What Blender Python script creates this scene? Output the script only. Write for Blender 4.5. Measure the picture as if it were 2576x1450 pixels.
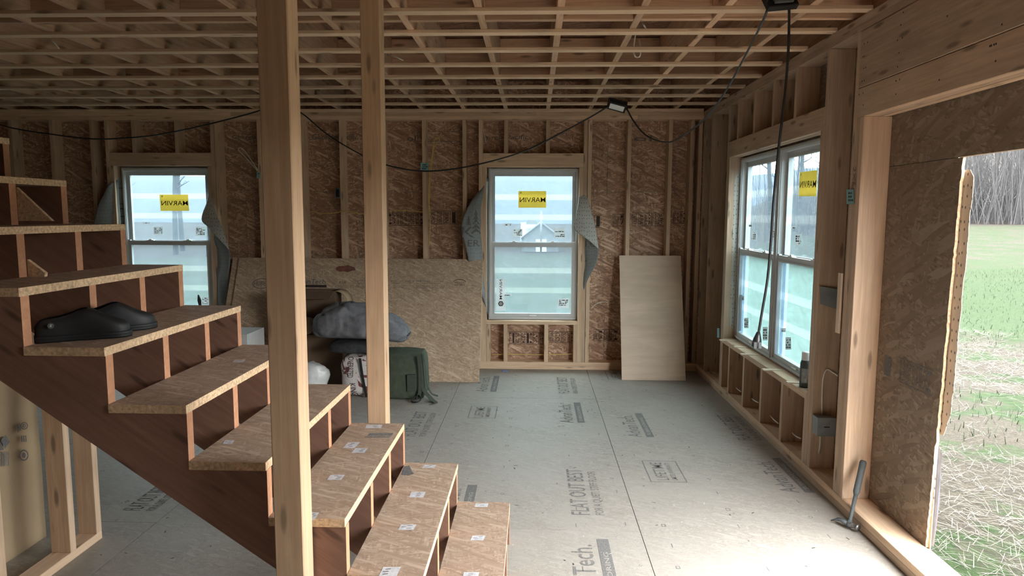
import bpy, bmesh, math, random
import numpy as np
from mathutils import Vector, Matrix, noise
random.seed(7)
S = bpy.context.scene
COL = S.collection
for o in list(bpy.data.objects):
    bpy.data.objects.remove(o)

# ---------------------------------------------------------------- camera
W, H, F, HC = 2576.0, 1450.0, 1715.0, 1.555
def _cam():
    d = Vector((1345.0 - W/2, 540.0 - H/2, F)).normalized()
    e = Vector((math.cos(.0039), math.sin(.0039), 0))
    dn = d.cross(e).normalized()
    if dn.y < 0: dn = -dn
    r = dn.cross(d)
    if r.x < 0: r = -r
    return r, d, -dn          # world X, Y, Z seen in camera axes (x right, y down, z forward)
CX, CY, CZ = _cam()
cam_x = Vector((CX.x, CY.x, CZ.x)); cam_dn = Vector((CX.y, CY.y, CZ.y)); cam_f = Vector((CX.z, CY.z, CZ.z))
CAMPOS = Vector((0, 0, HC))
cd = bpy.data.cameras.new('camera'); cam = bpy.data.objects.new('camera', cd); COL.objects.link(cam)
cd.sensor_fit = 'HORIZONTAL'; cd.sensor_width = 36; cd.lens = F / W * 36
cd.clip_start = .05; cd.clip_end = 2000
mw = Matrix((cam_x, -cam_dn, -cam_f)).transposed().to_4x4(); mw.translation = CAMPOS
cam.matrix_world = mw
S.camera = cam
def at(u, v, ax, val):
    """photo pixel -> point on the plane (axis ax = val)"""
    d = cam_x * ((u - W/2) / F) + cam_dn * ((v - H/2) / F) + cam_f
    return CAMPOS + d * ((val - CAMPOS[ax]) / d[ax])

# ---------------------------------------------------------------- light
wd = bpy.data.worlds.new('overcast_sky'); S.world = wd; wd.use_nodes = True
bg = wd.node_tree.nodes['Background']
bg.inputs[0].default_value = (.95, .975, 1.0, 1); bg.inputs[1].default_value = 1.0
sd = bpy.data.lights.new('sun', 'SUN'); sd.energy = .35; sd.angle = math.radians(25); sd.color = (1, .97, .92)
sun = bpy.data.objects.new('sun', sd); COL.objects.link(sun); sun.location = (8, 0, 12)
sun.rotation_euler = Vector((.22, -.30, -.93)).to_track_quat('-Z', 'Y').to_euler()
vs = S.view_settings
vs.view_transform = 'Standard'; vs.look = 'None'; vs.gamma = 1; vs.use_curve_mapping = False
vs.exposure = 4.85
try:
    S.cycles.max_bounces = 12; S.cycles.diffuse_bounces = 7; S.cycles.transparent_max_bounces = 24
except Exception: pass
def portal(loc, rot, sx, sy):
    l = bpy.data.lights.new('sky_portal', 'AREA'); l.shape = 'RECTANGLE'; l.size = sx; l.size_y = sy
    l.cycles.is_portal = True
    o = bpy.data.objects.new('sky_portal', l); COL.objects.link(o); o.location = loc; o.rotation_euler = rot

# ---------------------------------------------------------------- helpers
WL = {}
def setup(o, loc, parent=None, rot=None):
    COL.objects.link(o)
    m = Matrix.Translation(Vector(loc))
    if rot is not None: m = m @ rot.to_4x4()
    WL[o.name] = m
    if parent:
        o.parent = parent; m = WL[parent.name].inverted() @ m
    o.matrix_basis = m
    return o
def tag(o, label=None, cat=None, group=None, kind=None):
    if label: o['label'] = label
    if cat: o['category'] = cat
    if group: o['group'] = group
    if kind: o['kind'] = kind
    return o
def empty(name, loc, label=None, cat=None, group=None, kind=None):
    o = setup(bpy.data.objects.new(name, None), loc); o.empty_display_size = .1
    return tag(o, label, cat, group, kind)
def mk(name, verts, faces, mat, parent=None, smooth=False, org=None, rot=None, mats=None, fm=None):
    """mesh from world-space verts; origin at the base centre"""
    vs_ = [Vector(v) for v in verts]
    if org is None:
        lo = Vector([min(v[i] for v in vs_) for i in range(3)]); hi = Vector([max(v[i] for v in vs_) for i in range(3)])
        org = Vector(((lo.x + hi.x)/2, (lo.y + hi.y)/2, lo.z))
    org = Vector(org)
    me = bpy.data.meshes.new(name)
    me.from_pydata([tuple(v - org) for v in vs_], [], [tuple(f) for f in faces])
    if mat: me.materials.append(mat)
    for m in (mats or []): me.materials.append(m)
    if fm:
        for p, i in zip(me.polygons, fm): p.material_index = i
    if smooth:
        for p in me.polygons: p.use_smooth = True
    me.update()
    return setup(bpy.data.objects.new(name, me), org, parent)
def mkbm(name, bm, mat, parent=None, smooth=False, org=None):
    bm.normal_update()
    v = [x.co.copy() for x in bm.verts]
    for i, x in enumerate(bm.verts): x.index = i
    f = [[x.index for x in fc.verts] for fc in bm.faces]
    bm.free()
    return mk(name, v, f, mat, parent, smooth, org)
_bc = {}
def boxmesh(L, w, t, ch, mat):
    k = (round(L, 3), round(w, 4), round(t, 4), ch, mat.name)
    if k in _bc: return _bc[k]
    bm = bmesh.new(); bmesh.ops.create_cube(bm, size=1)
    for v in bm.verts: v.co = Vector((v.co.x * L, v.co.y * w, v.co.z * t))
    if ch: bmesh.ops.bevel(bm, geom=bm.edges[:], offset=ch, segments=1, affect='EDGES')
    me = bpy.data.meshes.new('piece'); bm.to_mesh(me); bm.free(); me.materials.append(mat)
    _bc[k] = me
    return me
def beam(name, p, q, w, t, mat, parent=None, up=(0, 0, 1), ch=.002):
    """board from p to q (centre line); w measured along 'side', t along 'up'. local X runs along the grain"""
    p, q, up = Vector(p), Vector(q), Vector(up)
    x = (q - p).normalized(); y = up.cross(x).normalized(); z = x.cross(y)
    R = Matrix((x, y, z)).transposed()
    o = bpy.data.objects.new(name, boxmesh((q - p).length, w, t, ch, mat))
    return setup(o, (p + q) / 2, parent, R)
def board(name, lo, hi, mat, parent=None, axis=None, ch=.002):
    """axis-aligned board given by its corners; grain along 'axis' (longest by default)"""
    lo, hi = Vector(lo), Vector(hi); d = hi - lo; c = (lo + hi) / 2
    a = axis if axis is not None else max(range(3), key=lambda i: d[i])
    e = Vector((0, 0, 0)); e[a] = d[a] / 2
    if a == 2: return beam(name, c - e, c + e, d.y, d.x, mat, parent, (1, 0, 0), ch)
    if a == 0: return beam(name, c - e, c + e, d.y, d.z, mat, parent, (0, 0, 1), ch)
    return beam(name, c - e, c + e, d.x, d.z, mat, parent, (0, 0, 1), ch)
def bx(bm, lo, hi):
    vs_ = [bm.verts.new((x, y, z)) for z in (lo[2], hi[2]) for y in (lo[1], hi[1]) for x in (lo[0], hi[0])]
    for f in ((0, 2, 3, 1), (4, 5, 7, 6), (0, 1, 5, 4), (2, 6, 7, 3), (0, 4, 6, 2), (1, 3, 7, 5)):
        bm.faces.new([vs_[i] for i in f])
def tube_bm(bm, pts, r, n=6, caps=True):
    pts = [Vector(p) for p in pts]; rings = []
    rr = r if isinstance(r, (list, tuple)) else [r] * len(pts)
    prev = None
    for i, p in enumerate(pts):
        a = pts[max(i - 1, 0)]; b = pts[min(i + 1, len(pts) - 1)]; d = (b - a).normalized()
        if prev is None: prev = d.orthogonal().normalized()
        s = (prev - d * prev.dot(d)).normalized(); prev = s; t = d.cross(s)
        rings.append([bm.verts.new(p + (s * math.cos(k*2*math.pi/n) + t * math.sin(k*2*math.pi/n)) * rr[i]) for k in range(n)])
    for A, B in zip(rings, rings[1:]):
        for k in range(n): bm.faces.new((A[k], A[(k+1) % n], B[(k+1) % n], B[k]))
    if caps:
        bm.faces.new(rings[0][::-1]); bm.faces.new(rings[-1])
def tube(name, pts, r, mat, parent=None, n=6):
    bm = bmesh.new(); tube_bm(bm, pts, r, n); return mkbm(name, bm, mat, parent, True)
def curve_pts(ctrl, n=8):
    """Catmull-Rom through control points"""
    c = [Vector(p) for p in ctrl]; c = [c[0]*2 - c[1]] + c + [c[-1]*2 - c[-2]]; out = []
    for i in range(1, len(c) - 2):
        for k in range(n):
            t = k / n; a, b, d, e = c[i-1], c[i], c[i+1], c[i+2]
            out.append(.5*((2*b) + (d-a)*t + (2*a-5*b+4*d-e)*t*t + (3*b-a-3*d+e)*t**3))
    out.append(c[-2]); return out
def prism(name, poly, axis, a, b, mat, parent=None, ch=0):
    """polygon (2-tuples in the two other axes, ascending) extruded along axis from a to b"""
    o = [i for i in range(3) if i != axis]
    def pt(p, c):
        v = [0, 0, 0]; v[o[0]] = p[0]; v[o[1]] = p[1]; v[axis] = c; return v
    n = len(poly); vs_ = [pt(p, a) for p in poly] + [pt(p, b) for p in poly]
    bm = bmesh.new(); V = [bm.verts.new(v) for v in vs_]
    bm.faces.new(V[:n]); bm.faces.new(V[n:][::-1])
    for i in range(n): bm.faces.new((V[i], V[n+i], V[n+(i+1) % n], V[(i+1) % n]))
    bmesh.ops.recalc_face_normals(bm, faces=bm.faces[:])
    return mkbm(name, bm, mat, parent)
_tc = {}
def text_geo(s):
    if s in _tc: return _tc[s]
    c = bpy.data.curves.new('t', 'FONT'); c.body = s; c.size = 1; c.align_x = 'LEFT'; c.resolution_u = 2; c.offset = .004
    o = bpy.data.objects.new('t', c); COL.objects.link(o)
    me = bpy.data.meshes.new_from_object(o, depsgraph=bpy.context.evaluated_depsgraph_get())
    v = [x.co.copy() for x in me.vertices]; f = [list(p.vertices) for p in me.polygons]
    bpy.data.objects.remove(o); bpy.data.curves.remove(c); bpy.data.meshes.remove(me)
    if v:
        x0 = min(a.x for a in v); x1 = max(a.x for a in v)
        hmax = max(a.y for a in v)
    else: x0, x1, hmax = 0, 1, 1
    _tc[s] = (v, f, x0, x1, hmax); return _tc[s]
def text(s, org, xd, yd, length, height, mat, parent=None, name='printed_text', snap=None):
    """flat lettering: starts at org, runs 'length' along xd, capital height along yd"""
    v, f, x0, x1, hm = text_geo(s)
    org, xd, yd = Vector(org), Vector(xd).normalized(), Vector(yd).normalized()
    hm = .69
    pts = [org + xd * ((a.x - x0) / (x1 - x0) * length) + yd * (a.y / hm * height) for a in v]
    return mk(name, [snap(p) for p in pts] if snap else pts, f, mat, parent)
def snapper(o, off=.003):
    """drops points straight back (+Y) onto the surface of o"""
    from mathutils.bvhtree import BVHTree
    M = WL[o.name]; t = BVHTree.FromPolygons([M @ v.co for v in o.data.vertices], [list(p.vertices) for p in o.data.polygons])
    def f(p):
        h = t.ray_cast(Vector((p[0], p[1] - .6, p[2])), Vector((0, 1, 0)))
        return Vector((p[0], h[0].y - off, p[2])) if h[0] else Vector(p)
    return f
def lines(name, quads, mat, parent=None):
    """flat printed shapes: list of polygons (world points)"""
    v, f = [], []
    for q in quads:
        f.append(list(range(len(v), len(v) + len(q)))); v += list(q)
    return mk(name, v, f, mat, parent)
def frame_quads(o, xd, yd, w, h, t):
    o, xd, yd = Vector(o), Vector(xd).normalized(), Vector(yd).normalized()
    def q(a, b, c, d): return [o + xd*a + yd*b, o + xd*c + yd*b, o + xd*c + yd*d, o + xd*a + yd*d]
    return [q(0, 0, w, t), q(0, h-t, w, h), q(0, t, t, h-t), q(w-t, t, w, h-t)]
def rect(o, xd, yd, w, h):
    o, xd, yd = Vector(o), Vector(xd).normalized(), Vector(yd).normalized()
    return [o, o + xd*w, o + xd*w + yd*h, o + yd*h]
def blob(name, c, r, mat, parent=None, e=(.6, .8), amp=.03, sc=4, seed=0, n=(40, 24), flat=None, fold=None):
    """soft super-ellipsoid with cloth-like unevenness"""
    v, f = [], []; nu, nv = n
    def sg(a, p): return math.copysign(abs(a)**p, a)
    for j in range(nv + 1):
        ph = -math.pi/2 + math.pi * j / nv
        for i in range(nu):
            th = 2*math.pi*i/nu
            d = Vector((sg(math.cos(ph), e[1])*sg(math.cos(th), e[0]), sg(math.cos(ph), e[1])*sg(math.sin(th), e[0]), sg(math.sin(ph), e[1])))
            p = Vector((d.x*r[0], d.y*r[1], d.z*r[2]))
            k = noise.noise(p*sc + Vector((seed*3.1, seed, 0)))*amp + abs(noise.noise(p*sc*2.3 + Vector((0, seed, seed))))*amp*.7
            if fold: k += fold(d)
            p = p + d.normalized()*k
            if flat is not None: p.z = max(p.z, flat)
            v.append(Vector(c) + p)
    for j in range(nv):
        for i in range(nu):
            f.append((j*nu+i, j*nu+(i+1) % nu, (j+1)*nu+(i+1) % nu, (j+1)*nu+i))
    o = mk(name, v, f, mat, parent, True)
    return o

# ---------------------------------------------------------------- materials
def newmat(name):
    m = bpy.data.materials.new(name); m.use_nodes = True
    nt = m.node_tree; b = nt.nodes['Principled BSDF']
    return m, nt, b
def N(nt, t, **kw):
    n = nt.nodes.new(t)
    for k, v in kw.items(): setattr(n, k, v)
    return n
def ramp(nt, src, stops):
    r = N(nt, 'ShaderNodeValToRGB'); el = r.color_ramp.elements
    while len(el) < len(stops): el.new(.5)
    for e, (p, c) in zip(el, stops):
        e.position = p; e.color = (*c, 1) if len(c) == 3 else c
    nt.links.new(src, r.inputs[0]); return r.outputs[0]
def mix(nt, f, a, b, mode='MIX'):
    m = N(nt, 'ShaderNodeMix', data_type='RGBA', blend_type=mode)
    for i, x in ((0, f), (6, a), (7, b)):
        if hasattr(x, 'links'): nt.links.new(x, m.inputs[i])
        elif i == 0: m.inputs[0].default_value = x
        else: m.inputs[i].default_value = (*x, 1) if len(x) == 3 else x
    return m.outputs[2]
def math_(nt, op, a, b=None):
    m = N(nt, 'ShaderNodeMath', operation=op)
    for i, x in ((0, a), (1, b)):
        if x is None: continue
        if hasattr(x, 'links'): nt.links.new(x, m.inputs[i])
        else: m.inputs[i].default_value = x
    return m.outputs[0]
def bump(nt, b, h, s, d=.01):
    n = N(nt, 'ShaderNodeBump'); n.inputs['Strength'].default_value = s; n.inputs['Distance'].default_value = d
    nt.links.new(h, n.inputs['Height']); nt.links.new(n.outputs[0], b.inputs['Normal'])
def objco(nt, randomize=True):
    tc = N(nt, 'ShaderNodeTexCoord'); oi = N(nt, 'ShaderNodeObjectInfo')
    if not randomize: return tc.outputs['Object'], oi
    a = N(nt, 'ShaderNodeVectorMath', operation='ADD'); s = N(nt, 'ShaderNodeVectorMath', operation='SCALE')
    cx = N(nt, 'ShaderNodeCombineXYZ')
    nt.links.new(oi.outputs['Random'], cx.inputs[0]); nt.links.new(oi.outputs['Random'], cx.inputs[1]); nt.links.new(oi.outputs['Random'], cx.inputs[2])
    nt.links.new(cx.outputs[0], s.inputs[0]); s.inputs['Scale'].default_value = 37
    nt.links.new(tc.outputs['Object'], a.inputs[0]); nt.links.new(s.outputs[0], a.inputs[1])
    return a.outputs[0], oi
def vmap(nt, vec, scale, rot=(0, 0, 0)):
    m = N(nt, 'ShaderNodeMapping'); m.inputs['Scale'].default_value = scale; m.inputs['Rotation'].default_value = rot
    nt.links.new(vec, m.inputs[0]); return m.outputs[0]
def tex_noise(nt, vec, scale=5, detail=4, rough=.55, dist=0):
    n = N(nt, 'ShaderNodeTexNoise'); n.inputs['Scale'].default_value = scale; n.inputs['Detail'].default_value = detail
    n.inputs['Roughness'].default_value = rough; n.inputs['Distortion'].default_value = dist
    nt.links.new(vec, n.inputs['Vector']); return n.outputs[0]
def lumber(name, light, dark, rough=.75, grain=1.0, knots=True, vary=.25, ring=9):
    m, nt, b = newmat(name); co, oi = objco(nt)
    g1 = tex_noise(nt, vmap(nt, co, (.8, ring*2, ring*2)), 3, 5, .6, .6)
    g2 = tex_noise(nt, vmap(nt, co, (4, 160, 160)), 2, 2, .5)
    v = math_(nt, 'ADD', math_(nt, 'MULTIPLY', g1, .75), math_(nt, 'MULTIPLY', g2, .25))
    mid = tuple((a+c)/2 for a, c in zip(light, dark))
    c = ramp(nt, v, [(.34, dark), (.5, mid), (.64, light)])
    if knots:
        vo = N(nt, 'ShaderNodeTexVoronoi'); vo.inputs['Scale'].default_value = 1.0
        nt.links.new(vmap(nt, co, (3.6, 15, 15)), vo.inputs['Vector'])
        k = ramp(nt, vo.outputs['Distance'], [(.10, (1, 1, 1)), (.21, (0, 0, 0))])
        c = mix(nt, math_(nt, 'MULTIPLY', k, .75), c, tuple(x*.32 for x in dark))
    st = tex_noise(nt, vmap(nt, co, (1.5, 3, 3)), 1.3, 4)
    c = mix(nt, ramp(nt, st, [(.45, (0, 0, 0)), (.75, (.5, .5, .5))]), c, tuple(x*.6 for x in mid))
    hs = N(nt, 'ShaderNodeHueSaturation'); nt.links.new(c, hs.inputs['Color'])
    vv = N(nt, 'ShaderNodeMapRange'); nt.links.new(oi.outputs['Random'], vv.inputs[0])
    vv.inputs[3].default_value = 1 - vary; vv.inputs[4].default_value = 1 + vary*.5
    nt.links.new(vv.outputs[0], hs.inputs['Value'])
    nt.links.new(hs.outputs[0], b.inputs['Base Color']); b.inputs['Roughness'].default_value = rough
    bump(nt, b, v, .12*grain, .004)
    return m
def osb(name, stops, plane='xz', L=.10, Wd=.022, rough=.8, dust=None, bumps=.3, fine=True):
    m, nt, b = newmat(name); co, oi = objco(nt)
    sx = N(nt, 'ShaderNodeSeparateXYZ'); nt.links.new(co, sx.inputs[0]); cb = N(nt, 'ShaderNodeCombineXYZ')
    idx = {'xz': (0, 2), 'yz': (1, 2), 'xy': (0, 1)}[plane]
    nt.links.new(sx.outputs[idx[0]], cb.inputs[0]); nt.links.new(sx.outputs[idx[1]], cb.inputs[1])
    p = cb.outputs[0]
    wob = tex_noise(nt, p, 9, 2)
    layers = []
    for i, (ang, k) in enumerate(((.12, 1), (.75, .9), (-.6, .85), (1.45, .8), (-.2, .5), (.45, 1.3))):
        vo = N(nt, 'ShaderNodeTexVoronoi', voronoi_dimensions='2D', distance='CHEBYCHEV' if i % 2 else 'EUCLIDEAN'); vo.inputs['Scale'].default_value = 1
        mp = N(nt, 'ShaderNodeMapping'); mp.vector_type = 'POINT'
        rt = N(nt, 'ShaderNodeVectorRotate', rotation_type='Z_AXIS'); rt.inputs['Angle'].default_value = ang
        nt.links.new(p, rt.inputs['Vector']); nt.links.new(rt.outputs[0], mp.inputs[0])
        mp.inputs['Scale'].default_value = (1/(L*k), 1/(Wd*k), 1); mp.inputs['Location'].default_value = (i*3.3, i*7.7, 0)
        nt.links.new(mp.outputs[0], vo.inputs['Vector'])
        sc = N(nt, 'ShaderNodeSeparateColor'); nt.links.new(vo.outputs['Color'], sc.inputs[0])
        layers.append((sc.outputs[0], sc.outputs[1], vo.outputs['Distance']))
    val = layers[0][0]; edge = layers[0][2]
    for r, g, dist in layers[1:]:
        f = math_(nt, 'GREATER_THAN', g, .62)
        mx = N(nt, 'ShaderNodeMix'); nt.links.new(f, mx.inputs[0]); nt.links.new(val, mx.inputs[2]); nt.links.new(r, mx.inputs[3]); val = mx.outputs[0]
        me_ = N(nt, 'ShaderNodeMix'); nt.links.new(f, me_.inputs[0]); nt.links.new(edge, me_.inputs[2]); nt.links.new(dist, me_.inputs[3]); edge = me_.outputs[0]
    gr = tex_noise(nt, vmap(nt, p, (30, 200, 1)), 1, 3)
    h = math_(nt, 'ADD', math_(nt, 'MULTIPLY', val, .7), math_(nt, 'MULTIPLY', gr, .3))
    c = ramp(nt, h, stops)
    dk = ramp(nt, edge, [(.55, (1, 1, 1)), (.85, (.62, .55, .5))])
    c = mix(nt, .8, c, dk, 'MULTIPLY')
    big = tex_noise(nt, p, 1.1, 3)
    c = mix(nt, ramp(nt, big, [(.35, (0, 0, 0)), (.7, (.35, .35, .35))]), c, stops[0][1])
    if dust:
        dn = tex_noise(nt, p, 2.2, 5, .65)
        c = mix(nt, ramp(nt, dn, [(.3, (.25, .25, .25)), (.65, (.8, .8, .8))]), c, dust)
        sp = tex_noise(nt, vmap(nt, p, (1, 2.2, 1)), 95, 3, .7)
        c = mix(nt, ramp(nt, sp, [(.60, (0, 0, 0)), (.72, (.7, .7, .7))]), c, tuple(x*.35 for x in dust))
        sp2 = tex_noise(nt, vmap(nt, p, (2.2, 1, 1)), 70, 3, .7)
        c = mix(nt, ramp(nt, sp2, [(.62, (0, 0, 0)), (.72, (.6, .6, .6))]), c, tuple(min(1, x*1.6) for x in dust))
    nt.links.new(c, b.inputs['Base Color']); b.inputs['Roughness'].default_value = rough
    bump(nt, b, h, bumps, .004)
    return m
def plain(name, col, rough=.6, metal=0, vary=.12, scale=20, bmp=0, trans=0, spec=None):
    m, nt, b = newmat(name); co, oi = objco(nt)
    n = tex_noise(nt, co, scale, 4)
    c = ramp(nt, n, [(.3, tuple(x*(1-vary) for x in col)), (.7, tuple(min(1, x*(1+vary)) for x in col))])
    nt.links.new(c, b.inputs['Base Color']); b.inputs['Roughness'].default_value = rough; b.inputs['Metallic'].default_value = metal
    if spec is not None: b.inputs['Specular IOR Level'].default_value = spec
    if bmp: bump(nt, b, n, bmp, .01)
    return m
def film(name, col, opaque, tint=(.33, .36, .38)):
    """thin protective plastic: part clear, part milky"""
    m = bpy.data.materials.new(name); m.use_nodes = True; nt = m.node_tree; nt.nodes.clear()
    out = N(nt, 'ShaderNodeOutputMaterial'); t = N(nt, 'ShaderNodeBsdfTransparent'); tl = N(nt, 'ShaderNodeBsdfTranslucent')
    df = N(nt, 'ShaderNodeBsdfDiffuse'); mx = N(nt, 'ShaderNodeMixShader'); m2 = N(nt, 'ShaderNodeMixShader')
    tl.inputs[0].default_value = (*col, 1); df.inputs[0].default_value = (*[x*.8 for x in col], 1); t.inputs[0].default_value = (*tint, 1)
    m2.inputs[0].default_value = .15
    nt.links.new(tl.outputs[0], m2.inputs[1]); nt.links.new(df.outputs[0], m2.inputs[2])
    tc = N(nt, 'ShaderNodeTexCoord')
    n = tex_noise(nt, vmap(nt, tc.outputs['Object'], (3, 3, 6)), 2, 4, .6, 1.2)
    mr = N(nt, 'ShaderNodeMapRange'); nt.links.new(n, mr.inputs[0]); mr.inputs[1].default_value = .3; mr.inputs[2].default_value = .7
    mr.inputs[3].default_value = opaque*.8; mr.inputs[4].default_value = min(1, opaque*1.25)
    nt.links.new(mr.outputs[0], mx.inputs[0]); nt.links.new(t.outputs[0], mx.inputs[1]); nt.links.new(m2.outputs[0], mx.inputs[2])
    nt.links.new(mx.outputs[0], out.inputs[0])
    return m
def glassmat():
    m = bpy.data.materials.new('window_glass'); m.use_nodes = True; nt = m.node_tree; nt.nodes.clear()
    out = N(nt, 'ShaderNodeOutputMaterial'); t = N(nt, 'ShaderNodeBsdfTransparent'); g = N(nt, 'ShaderNodeBsdfGlossy'); mx = N(nt, 'ShaderNodeMixShader')
    g.inputs['Roughness'].default_value = .02; t.inputs[0].default_value = (.90, .96, .95, 1)
    lw = N(nt, 'ShaderNodeLayerWeight'); fr = math_(nt, 'ADD', math_(nt, 'MULTIPLY', math_(nt, 'POWER', lw.outputs['Facing'], 5.0), .55), .03)
    nt.links.new(fr, mx.inputs[0]); nt.links.new(t.outputs[0], mx.inputs[1]); nt.links.new(g.outputs[0], mx.inputs[2]); nt.links.new(mx.outputs[0], out.inputs[0])
    return m
def wrapmat(name, base, dot, scale=28, plane=(0, 2)):
    """perforated housewrap: small dark dashes on woven sheet"""
    m, nt, b = newmat(name); co, oi = objco(nt, False)
    vo = N(nt, 'ShaderNodeTexVoronoi', voronoi_dimensions='2D'); vo.inputs['Scale'].default_value = scale; vo.inputs['Randomness'].default_value = .4
    sx = N(nt, 'ShaderNodeSeparateXYZ'); nt.links.new(co, sx.inputs[0]); cb = N(nt, 'ShaderNodeCombineXYZ')
    nt.links.new(sx.outputs[plane[0]], cb.inputs[0]); nt.links.new(math_(nt, 'MULTIPLY', sx.outputs[plane[1]], .6), cb.inputs[1])
    nt.links.new(cb.outputs[0], vo.inputs['Vector'])
    k = ramp(nt, vo.outputs['Distance'], [(.10, (1, 1, 1)), (.17, (0, 0, 0))])
    n = tex_noise(nt, co, 6, 4)
    c = ramp(nt, n, [(.3, tuple(x*.82 for x in base)), (.7, base)])
    c = mix(nt, math_(nt, 'MULTIPLY', k, .85), c, dot)
    nt.links.new(c, b.inputs['Base Color']); b.inputs['Roughness'].default_value = .6
    bump(nt, b, n, .25, .01)
    return m

MT = {}
MT['stud'] = lumber('spruce_stud', (.78, .565, .385), (.58, .395, .25), vary=.22)
MT['stud_r'] = lumber('weathered_stud', (.64, .465, .33), (.47, .325, .215), vary=.22)
MT['post'] = lumber('fir_post', (.58, .40, .25), (.46, .295, .17), knots=True, vary=.05, ring=9)
MT['joist'] = lumber('fir_joist', (.70, .475, .31), (.48, .29, .175), vary=.25)
MT['furring'] = lumber('spruce_furring', (.82, .615, .42), (.66, .47, .305), vary=.18)
MT['stringer'] = lumber('treated_stringer', (.28, .148, .098), (.20, .098, .064), vary=.15, ring=6)
MT['stringer_end'] = lumber('lit_sawn_edge', (0.616, 0.314, 0.171), (0.484, 0.226, 0.115), vary=.1, knots=False)  # sawn edges; light from the right is put into their brighter orange
MT['ply'] = lumber('birch_plywood', (0.747, 0.585, 0.450), (0.659, 0.502, 0.373), knots=False, vary=.03, ring=3)
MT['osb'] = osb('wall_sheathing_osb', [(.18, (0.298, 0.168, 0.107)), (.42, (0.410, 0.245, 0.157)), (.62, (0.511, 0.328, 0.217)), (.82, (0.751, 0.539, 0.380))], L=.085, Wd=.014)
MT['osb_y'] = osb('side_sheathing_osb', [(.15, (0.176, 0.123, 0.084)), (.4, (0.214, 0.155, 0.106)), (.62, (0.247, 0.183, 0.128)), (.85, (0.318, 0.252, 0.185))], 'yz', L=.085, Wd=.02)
MT['osb_tread'] = osb('tread_osb', [(.15, (0.326, 0.221, 0.151)), (.4, (0.383, 0.268, 0.186)), (.62, (0.430, 0.310, 0.221)), (.85, (0.529, 0.405, 0.300))], 'xy', L=.07, Wd=.010)
MT['osb_sheet'] = osb('loose_sheet_osb', [(.15, (0.375, 0.259, 0.170)), (.4, (0.463, 0.331, 0.220)), (.62, (0.534, 0.396, 0.269)), (.85, (0.672, 0.534, 0.385))], 'xz', L=.05, Wd=.009)
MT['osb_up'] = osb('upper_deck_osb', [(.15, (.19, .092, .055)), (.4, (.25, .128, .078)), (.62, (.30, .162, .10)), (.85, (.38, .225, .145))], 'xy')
MT['osb_edge'] = plain('osb_edge', (.60, .42, .255), .9, vary=.35, scale=90)
MT['floor'] = osb('subfloor_panel', [(.15, (.235, .20, .165)), (.4, (.29, .255, .213)), (.62, (.338, .30, .255)), (.85, (.415, .378, .328))], 'xy', L=.04, Wd=.010, rough=.62, dust=(.36, .333, .29), bumps=.15)
MT['gap'] = plain('dark_gap', (.10, .08, .06), .9)
MT['ink'] = plain('grey_ink', (.135, .125, .12), .9, vary=.5, scale=160)
MT['ink_floor'] = plain('floor_ink', (.165, .157, .147), .9, vary=.4, scale=140)
MT['ink_dark'] = plain('black_ink', (.045, .03, .025), .9, vary=.4, scale=120)
MT['vinyl'] = plain('grey_window_frame', (.58, .595, .59), .45, vary=.03, scale=3)
MT['vinyl_w'] = plain('white_hardware', (.80, .80, .78), .4, vary=.03)
MT['wrap_out'] = wrapmat('housewrap_grey', (.24, .25, .245), (.10, .10, .10), 46)
MT['wrap_back'] = wrapmat('housewrap_back', (.52, .51, .46), (.06, .06, .06), 42)
MT['wrap_tan'] = wrapmat('housewrap_tan', (.80, .64, .48), (.05, .04, .04), 36, (1, 2))
def thin_paper(name, col, vary=.1, thru=.5):
    m, nt, b = newmat(name); co, oi = objco(nt)
    n = tex_noise(nt, co, 9, 3); c = ramp(nt, n, [(.3, tuple(x*(1 - vary) for x in col)), (.7, col)])
    nt.links.new(c, b.inputs['Base Color']); b.inputs['Roughness'].default_value = .6
    tl = N(nt, 'ShaderNodeBsdfTranslucent'); mx = N(nt, 'ShaderNodeMixShader'); mx.inputs[0].default_value = thru
    hv = mix(nt, .62, c, (0, 0, 0)); nt.links.new(hv, tl.inputs[0])
    nt.links.new(b.outputs[0], mx.inputs[1]); nt.links.new(tl.outputs[0], mx.inputs[2]); nt.links.new(mx.outputs[0], nt.nodes['Material Output'].inputs[0])
    return m
MT['yellow'] = thin_paper('yellow_sticker', (.88, .62, .08))
MT['paper'] = thin_paper('paper_label', (.74, .74, .72), .06)
MT['greypaper'] = plain('tread_label', (.60, .60, .62), .35, vary=.2, scale=60)
MT['black'] = plain('black_rubber', (.009, .009, .0095), .6, vary=.3)
MT['cable'] = plain('black_cable', (.02, .02, .021), .35)
MT['white_wire'] = plain('white_cable', (.72, .68, .60), .5)
MT['yellow_wire'] = plain('yellow_cable', (.70, .50, .14), .5)
MT['teal'] = plain('teal_note', (.22, .42, .43), .7)
MT['greybox'] = plain('grey_electrical_box', (.22, .235, .24), .5)
MT['steel'] = plain('worn_steel', (.30, .29, .27), .4, metal=.8, vary=.3)
MT['hgrip'] = plain('dark_grip', (.075, .085, .085), .7)
MT['film'] = film('window_film', (.105, .135, .165), .26)
MT['film2'] = film('window_film_gap', (.15, .18, .205), .26, (.47, .50, .52))
MT['film_low2'] = film('frosted_film_gap', (.125, .175, .175), .72, (.47, .50, .52))
MT['film_low'] = film('frosted_film', (.088, .135, .133), .72)
MT['film_blue'] = film('blue_tape_film', (.07, .12, .30), .55, (.8, .85, 1))
MT['glass'] = glassmat()

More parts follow.
